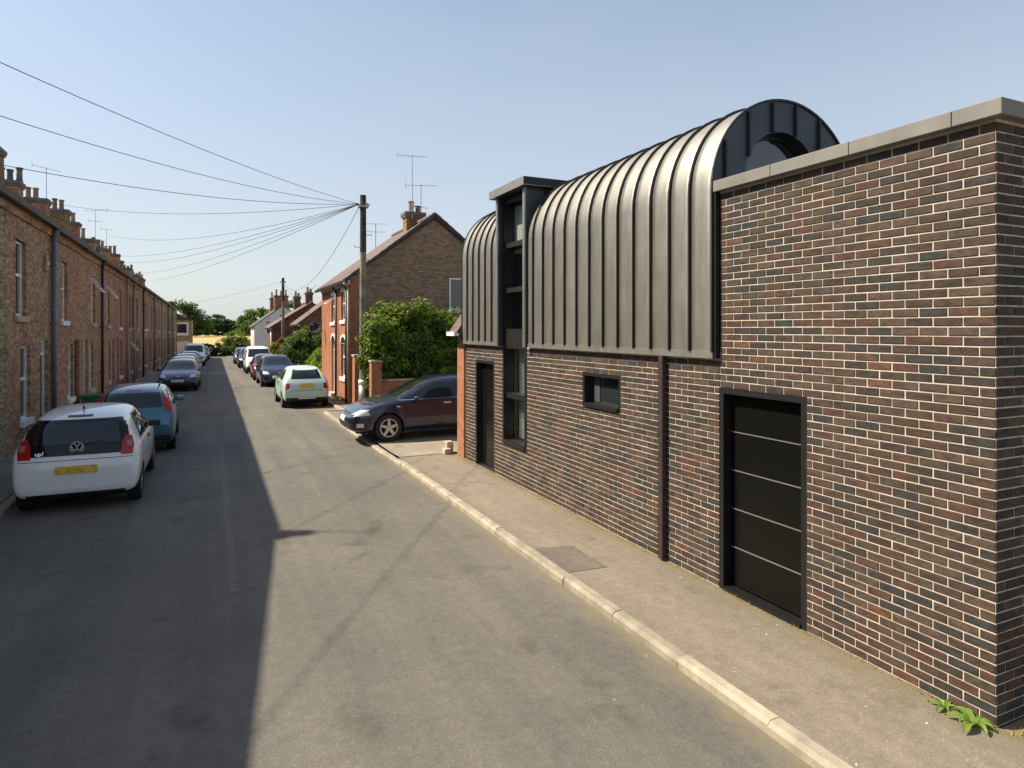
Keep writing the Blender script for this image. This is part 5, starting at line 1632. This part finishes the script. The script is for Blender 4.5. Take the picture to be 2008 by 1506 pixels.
wire('second overhead wire from the top at the left edge', T, (-4.2, 11.5, 6.15), .3, .0068)
wire('third overhead wire from the top, crossing the near left aerial', T, (-3.9, 15.5, 5.90), .25, .0075)
wire('overhead wire running to the chimney behind the near left aerial', T, (-7.5, 41.5, 9.35), .42)
wire('overhead wire to the buff chimney midway along the left terrace', T, (-7.4, 60.5, 10.2), .75)
wire('overhead wire sloping down to the grey chimney on the left row', T, (-7.4, 66.0, 9.1), .55)
wire('lower of the wires fanning to the far left chimneys', T, (-7.4, 71.0, 9.0), .60)
wire('lowest pair of far wires, upper one, to the end of the terrace', T, (-6.6, 79.5, 8.7), .5)
wire('lowest pair of far wires, lower one, to the end of the terrace', T, (-6.2, 84.0, 8.2), .5)
wire('slack wire drooping from the near pole to the second pole', T + Vector((0, .1, -.1)), P2_ + Vector((-.1, 0, -.3)), 1.55, .009)
wire('slack wire from the second pole to the orange brick house', P2_ + Vector((-.1, 0, -.3)), (4.35, 30.4, 4.7), .8, .008)
wire('thin wire from the second pole across to the left terrace', P2_ + Vector((-.1, 0, -.3)), (-3.7, 70.0, 5.0), .3, .008)
aerial('tv_aerial', 'television aerial with long mast at the near end of the left terrace', -7.55, 39.6, 7.6, 10.85, .60, rad(25), 9, 'television aerials on the roofs', tilt=-.1)
aerial('tv_aerial', 'television aerial leaning out past the buff chimney on the left row', -7.5, 54.5, 7.7, 11.2, .9, rad(150), 9, 'television aerials on the roofs', second=(.8, rad(20), .8))
aerial('tv_aerial', 'small television aerial right of the buff chimney on the left row', -7.5, 60.0, 7.7, 10.6, .45, rad(30), 7, 'television aerials on the roofs')
for lab, (x, yy, z0, z1) in zip(('roof bracket holding the uppermost wire, left of the picture', 'roof bracket holding the second wire, left of the picture', 'eaves bracket holding the third wire, left of the picture'), ((-5.2, 7.0, 5.6, 6.5), (-4.2, 11.5, 5.3, 6.2), (-3.9, 15.5, 5.2, 5.95))):
    r = thing('wire_bracket', lab, 'bracket', (x, yy, z0), 0, 'wire brackets on the left terrace')
    m = MB(); m.cyl((0, 0, 0), (0, 0, z1 - z0), .025, .02, 8); part('post', m, 'galv', r, local=True)
    m = MB(); m.cyl((0, 0, z1 - z0 - .06), (.09, .06, z1 - z0 - .04), .02, .025, 8); part('insulator', m, 'lead', r, local=True)
# ------------------------------------------------------------------ the parked cars
from mathutils.bvhtree import BVHTree
def bvh_of(root):
    b = [c for c in root.children if c.name.startswith('body')][0]
    return BVHTree.FromPolygons([v.co.copy() for v in b.data.vertices], [tuple(p.vertices) for p in b.data.polygons])

def P2(poly): return [poly, mir(poly)]

def rear_lights(poly, extra=()):
    s = []
    for q in P2(poly): s.append(('tail_light', q, 'rear', 'tail', .010))
    for nm, pl, mat, d in extra:
        for q in P2(pl): s.append((nm, q, 'rear', mat, d))
    return s

def face_spec(W, zl=.66, grille='trim', plate=True, hl=None):
    k = W / 1.7
    hl = hl or [(.47 * k, zl), (.76 * k, zl + .03), (.73 * k, zl + .15), (.54 * k, zl + .13)]
    s = [('headlight', q, 'front', 'head', .008) for q in P2(hl)]
    s.append(('grille', rect(-.40 * k, .40 * k, .34, .45), 'front', grille, .005))
    s.append(('grille', rect(-.30 * k, .30 * k, .62, .67), 'front', grille, .005))
    for q in P2(rect(.52 * k, .70 * k, .37, .45)): s.append(('fog_lamp', q, 'front', 'trim', .005))
    if plate: s.append(('number_plate', rect(-.26, .26, .47, .575), 'front', 'plate_w', .014))
    return s

def white_city_car():
    L, W, H = 3.54, 1.64, 1.48
    k = 1.0
    rear = [('tailgate_glass', [(-.665, .845), (.665, .845), (.69, .95), (.60, 1.345), (-.60, 1.345), (-.69, .95)], 'rear', 'gloss_black', .004)]
    rear += [('rear_window', [(-.555, 1.01), (.555, 1.01), (.50, 1.30), (-.50, 1.30)], 'rear', 'carglass', .007)]
    rear += rear_lights([(.56, .815), (.715, .815), (.725, .95), (.69, 1.07), (.62, 1.10), (.575, 1.0)], [('reverse_lamp', [(.635, .93), (.705, .93), (.69, 1.01), (.63, 1.01)], 'tail_clear', .015)])
    rear += [('number_plate', rect(-.265, .265, .585, .695), 'rear', 'plate_y', .014), ('brake_lamp', rect(-.16, .16, 1.375, 1.395), 'rear', 'gloss_black', .010),
             ('tailgate_seam', rect(-.72, .72, .775, .784), 'rear', 'seamline', .0015),
             ('bumper_trim_and_shade', rect(-.62, .62, .20, .30), 'rear', 'trim', .004)]  # last piece: black band painted in for the shade under the bumper
    sp = std_spec(L, W, H, HATCH, -1.22, .84, [-.32], .50, .30, zb=.985, zt=1.34, rear=rear, front=face_spec(W))
    r = car('parked_car', 'white small hatchback seen from behind with black glass tailgate and yellow plate', 'car', (-1.80, 13.12, zg(13)), rad(90), HATCH, L, W, H, 'p_white', sp, wr=.285, wheels=(-.335, .335), spokes=9)
    bv = bvh_of(r)
    def rx(y, z): return bv.ray_cast(Vector((-4, y, z)), Vector((1, 0, 0)))[0].x
    # round emblem: a ring with a V above a W
    x0 = rx(0, .95) - .012
    e = MB(); e.lathe((x0, 0, .955), [(.090, .004), (.090, -.008), (.074, -.008), (.074, .004)], 28, 'x')
    def bar(p, q, w=.0095):
        (a, b), (c, d) = p, q
        dx, dz = c - a, d - b; n = math.hypot(dx, dz); ox, oz = -dz / n * w, dx / n * w
        e.prism([(a - ox, .955 + b - oz), (a + ox, .955 + b + oz), (c + ox, .955 + d + oz), (c - ox, .955 + d - oz)], 'x', x0 - .007, x0 + .004)
    for s in (1, -1):
        bar((s * .037, .068), (0, .005)); bar((s * .070, .027), (s * .032, -.061)); bar((s * .032, -.061), (0, .000))
    part('emblem', e, 'rim', r, local=True)
    # badge lettering, small and pale, low on the left of the glass
    cu = bpy.data.curves.new('badge', 'FONT'); cu.body = 'up!'; cu.size = .085; cu.extrude = .002; cu.align_x = 'CENTER'
    to = bpy.data.objects.new('tmp', cu); COL.objects.link(to)
    dg = bpy.context.evaluated_depsgraph_get()
    me = bpy.data.meshes.new_from_object(to.evaluated_get(dg)); bpy.data.objects.remove(to)
    bo = link('badge', me, 'chrome', r)
    bo.rotation_euler = (rad(78), 0, rad(-90)); bo.location = (rx(.46, .87) - .012, .46, .865)
    a = MB(); zz = 1.46
    a.cyl((-1.12, 0, zz), (-1.12, 0, zz + .035), .022, .014, 10).cyl((-1.12, 0, zz + .03), (-1.30, 0, zz + .19), .006, .004, 6)
    part('antenna', a, 'trim', r, local=True)
    w = MB(); y0 = rx(0, .99) - .02
    w.cyl((rx(.03, .985) - .02, .03, .985), (rx(-.34, 1.035) - .02, -.34, 1.035), .009, .006, 6)
    part('wiper', w, 'trim', r, local=True)
    return r
white_city_car()

def teal_car():
    L, W, H = 3.84, 1.68, 1.49
    rear = [('rear_window', [(-.585, 1.03), (.585, 1.03), (.505, 1.345), (-.505, 1.345)], 'rear', 'carglass', .004)]
    rear += rear_lights([(.605, 1.0), (.735, .90), (.76, .98), (.655, 1.36), (.545, 1.37)])
    rear += [('number_plate', rect(-.26, .26, .66, .77), 'rear', 'plate_y', .012), ('bumper_trim_and_shade', rect(-.74, .74, .30, .42), 'rear', 'trim', .005),
             ('tailgate_seam', rect(-.70, .70, .60, .61), 'rear', 'seamline', .0015), ('brake_lamp', rect(-.15, .15, 1.385, 1.405), 'rear', 'tail', .006),
             ('tailgate_handle', rect(-.20, .20, .80, .84), 'rear', 'trim', .006)]
    rear += [('reflector', q, 'rear', 'tail', .008) for q in P2(rect(.56, .70, .46, .49))]
    sp = std_spec(L, W, H, HATCH, -1.42, .92, [-.30], .55, .35, rear=rear, front=face_spec(W))
    r = car('parked_car', 'teal blue hatchback with tall red tail lights, behind the white car', 'car', (-1.58, 18.1, zg(18)), rad(91), HATCH, L, W, H, 'p_teal', sp, wr=.295, wheels=(-.32, .325))
    for q in (.47, -.47):
        b = MB(); b.box(-1.2, -.05, q - .012, q + .012, 1.462, 1.488)
        part('roof_rail', b, 'trim', r, local=True)
teal_car()

def facing_car(label, loc, paintm, st=HATCH, L=3.95, W=1.72, H=1.47, dr=0, hl=None, cat='car', plate=True, split=None, wr=.30):
    sp = std_spec(L, W, H, st, -.36 * L, .235 * L, split or [-.08 * L], .50, .35, front=face_spec(W, hl=hl, plate=plate),
                  rear=[('rear_window', [(-.54, 1.03), (.54, 1.03), (.48, 1.34), (-.48, 1.34)], 'rear', 'carglass', .004)] + rear_lights([(.60, .80), (.73, .80), (.72, .97), (.60, .97)]))
    r = car('parked_car', label, cat, loc, rad(-90) + dr, st, L, W, H, paintm, sp, wr=wr, wheels=(-.325, .315))
    bv = bvh_of(r)
    h = bv.ray_cast(Vector((4, 0, .70)), Vector((-1, 0, 0)))[0]
    e = MB()
    if h: e.lathe((h.x + .004, 0, .705), [(.055, -.01), (.055, .006), (.03, .010)], 14, 'x'); part('emblem', e, 'chrome', r, local=True)
    return r
facing_car('dark blue hatchback facing the camera, first on the left past the teal car', (-1.36, 35.7, zg(35.7)), 'p_navy2', dr=rad(-1.5))
facing_car('pale silver hatchback close behind the dark blue hatchback on the left', (-1.45, 40.7, zg(40.7)), 'p_silver', L=4.1, dr=rad(-1))
facing_car('light grey car third in the left-hand line that faces the camera', (-1.48, 46.0, zg(46)), 'p_grey', st=ASTRA, L=4.3, W=1.78, H=1.5)
facing_car('dark car in shade just in front of the distant white van', (-1.5, 54.0, zg(54)), 'p_black', L=4.0)
facing_car('distant blue grey car parked beyond the white van on the left', (-1.2, 73.5, zg(73.5)), 'p_steel', L=4.2, H=1.5)
facing_car('farthest dark car on the left near the end of the road', (-.95, 80.5, zg(80.5)), 'p_black', L=4.0)

def van(label, loc, dr=0, W=1.80, H=1.86, L=4.4):
    k = H / 1.86
    sp = [('side_window', [(.045 * L, 1.08 * k), (.235 * L, 1.08 * k), (.15 * L, 1.58 * k), (.045 * L, 1.60 * k)], SIDES, 'carglass', .004),
          ('windscreen', [(-W * .395, 1.14 * k), (W * .395, 1.14 * k), (W * .36, 1.68 * k), (-W * .36, 1.68 * k)], 'front', 'carglass', .004),
          ('door_seam', rect(.035 * L, .035 * L + .012, .42, 1.5 * k), SIDES, 'seamline', .0015), ('door_seam', rect(-.20 * L, -.20 * L + .012, .42, 1.6 * k), SIDES, 'seamline', .0015),
          ('sill_trim', rect(-.22 * L, .20 * L, .25, .36), SIDES, 'trim', .006),
          ('tail_light', [(.74, .9), (.86, .9), (.84, 1.3), (.74, 1.3)], 'rear', 'tail', .008), ('tail_light', [(-.74, .9), (-.86, .9), (-.84, 1.3), (-.74, 1.3)], 'rear', 'tail', .008),
          ('bumper_trim_and_shade', rect(-.82, .82, .30, .50), 'front', 'trim', .006)]
    hl = [(.50, .70), (.80, .72), (.78, .90), (.56, .86)]
    sp += [('headlight', q, 'front', 'head', .008) for q in P2(hl)]
    sp += [('grille', rect(-.42, .42, .66, .73), 'front', 'trim', .006), ('number_plate', rect(-.26, .26, .53, .63), 'front', 'plate_w', .014)]
    return car('parked_van', label, 'van', loc, rad(-90) + dr, VAN, L, W, H, 'p_white', sp, wr=.32, wheels=(-.31, .315))
van('white panel van facing the camera on the sunny right-hand side', (3.0, 49.3, zg(49.3)))
van('distant white van parked on the shaded left-hand side', (-1.35, 64.5, zg(64.5)), H=1.95)

def mint_car():
    L, W, H = 3.55, 1.64, 1.49
    rear = [('rear_window', [(-.52, 1.05), (.52, 1.05), (.44, 1.345), (-.44, 1.345)], 'rear', 'carglass', .004)]
    rear += rear_lights([(.575, .70), (.70, .70), (.70, .90), (.575, .90)], [('lamp_bezel', [(.555, .68), (.72, .68), (.72, .92), (.555, .92)], 'chrome', .005)])
    rear += [('number_plate', rect(-.26, .26, .74, .86), 'rear', 'plate_y', .012), ('plate_trim', rect(-.20, .20, .89, .915), 'rear', 'chrome', .016),
             ('bumper_chrome', rect(-.66, .66, .555, .57), 'rear', 'chrome', .006),
             ('bumper_trim_and_shade', rect(-.70, .70, .22, .40), 'rear', 'trim', .004), ('exhaust_trim', rect(-.30, .30, .355, .39), 'rear', 'white', .012),
             ('tailgate_seam', rect(-.62, .62, .655, .663), 'rear', 'seamline', .0015)]
    sp = std_spec(L, W, H, ROUND, -1.12, .86, [-.30], .52, .42, rear=rear, front=face_spec(W))
    r = car('parked_car', 'mint green rounded small hatchback seen from behind on the right', 'car', (3.08, 25.75, zg(25.7)), rad(90.5), ROUND, L, W, H, 'p_mint', sp, wr=.30, wheels=(-.325, .325))
    s = MB(); z1 = 1.445
    s.prism([(-1.20, z1 - .075), (-1.02, z1 - .005), (-.99, z1 - .03), (-1.18, z1 - .095)], 'y', -.43, .43)
    part('roof_spoiler', s, 'p_mint', r, local=True, bevel=.008)
mint_car()
facing_car('navy car with sunlit bonnet facing the camera behind the mint hatchback', (3.12, 36.5, zg(36.5)), 'p_navy', st=ASTRA, L=4.1, W=1.78, H=1.58, dr=rad(1))
facing_car('maroon hatchback between the navy car and the white van on the right', (3.02, 41.7, zg(41.7)), 'p_maroon', L=3.8, W=1.68, H=1.5)
facing_car('black car parked just beyond the white van on the right', (2.85, 57.5, zg(57.5)), 'p_black', L=4.3, W=1.8, H=1.62, st=ASTRA)
facing_car('farthest dark grey car on the right near the white gabled house', (2.75, 66.0, zg(66)), 'p_steel', L=4.2, H=1.5)

def drive_car():
    L, W, H = 4.42, 1.80, 1.50
    front = face_spec(W, hl=[(.52, .64), (.80, .66), (.82, .76), (.66, .75)])
    sp = []
    zb, zt = 1.0, 1.375
    sp += [('side_window', [(-.28, zb + .0), (.74, zb - .02), (.36, zt - .035), (-.26, zt)], SIDES, 'carglass', .004),
           ('side_window', [(-1.02, zb + .02), (-.36, zb), (-.34, zt), (-.84, zt - .02)], SIDES, 'carglass', .004),
           ('quarter_window', [(.78, zb - .02), (1.02, zb - .025), (.80, zb + .12), (.70, zb + .12)], SIDES, 'carglass', .004),
           ('quarter_window', [(-1.45, zb + .04), (-1.08, zb + .03), (-.95, zt - .06), (-1.10, zt - .08)], SIDES, 'carglass', .004),
           ('window_trim', [(-1.45, zb - .018), (1.04, zb - .052), (1.04, zb - .036), (-1.45, zb - .002)], SIDES, 'chrome', .008),
           ('windscreen', [(-.66, 1.02), (.66, 1.02), (.55, 1.42), (-.55, 1.42)], 'front', 'carglass', .004),
           ('rear_window', [(-.58, 1.10), (.58, 1.10), (.50, 1.38), (-.50, 1.38)], 'rear', 'carglass', .004)]
    sp += rear_lights([(.55, .84), (.80, .86), (.78, 1.0), (.60, 1.02)])
    for x in (-.33, .90): sp.append(('door_seam', rect(x - .006, x + .006, .30, zb - .06), SIDES, 'seamline', .0015))
    sp.append(('door_seam', [(-1.22, .52), (-1.208, .52), (-1.05, zb - .05), (-1.062, zb - .05)], SIDES, 'seamline', .0015))
    for x in (-.24, -.98): sp.append(('door_handle', rect(x, x + .19, .845, .885), SIDES, 'chrome', .025))
    sp.append(('side_repeater', rect(1.02, 1.10, .80, .835), SIDES, 'head', .008))
    sp += [('headlight', [(1.72, .645), (2.02, .615), (2.0, .695), (1.78, .755)], SIDES, 'head', .007), ('fog_lamp', rect(1.86, 2.02, .36, .45), SIDES, 'chrome', .006)]
    sp.append(('sill_trim', rect(-.95, .90, .20, .27), SIDES, 'trim', .006))
    r = car('parked_car', 'midnight blue hatchback standing sideways in the driveway beside the hedge', 'car', (5.07, 15.86, .052), rad(180), ASTRA, L, W, H, 'p_opel', sp + front, wr=.325, wheels=(-.305, .29), spokes=5)
drive_car()
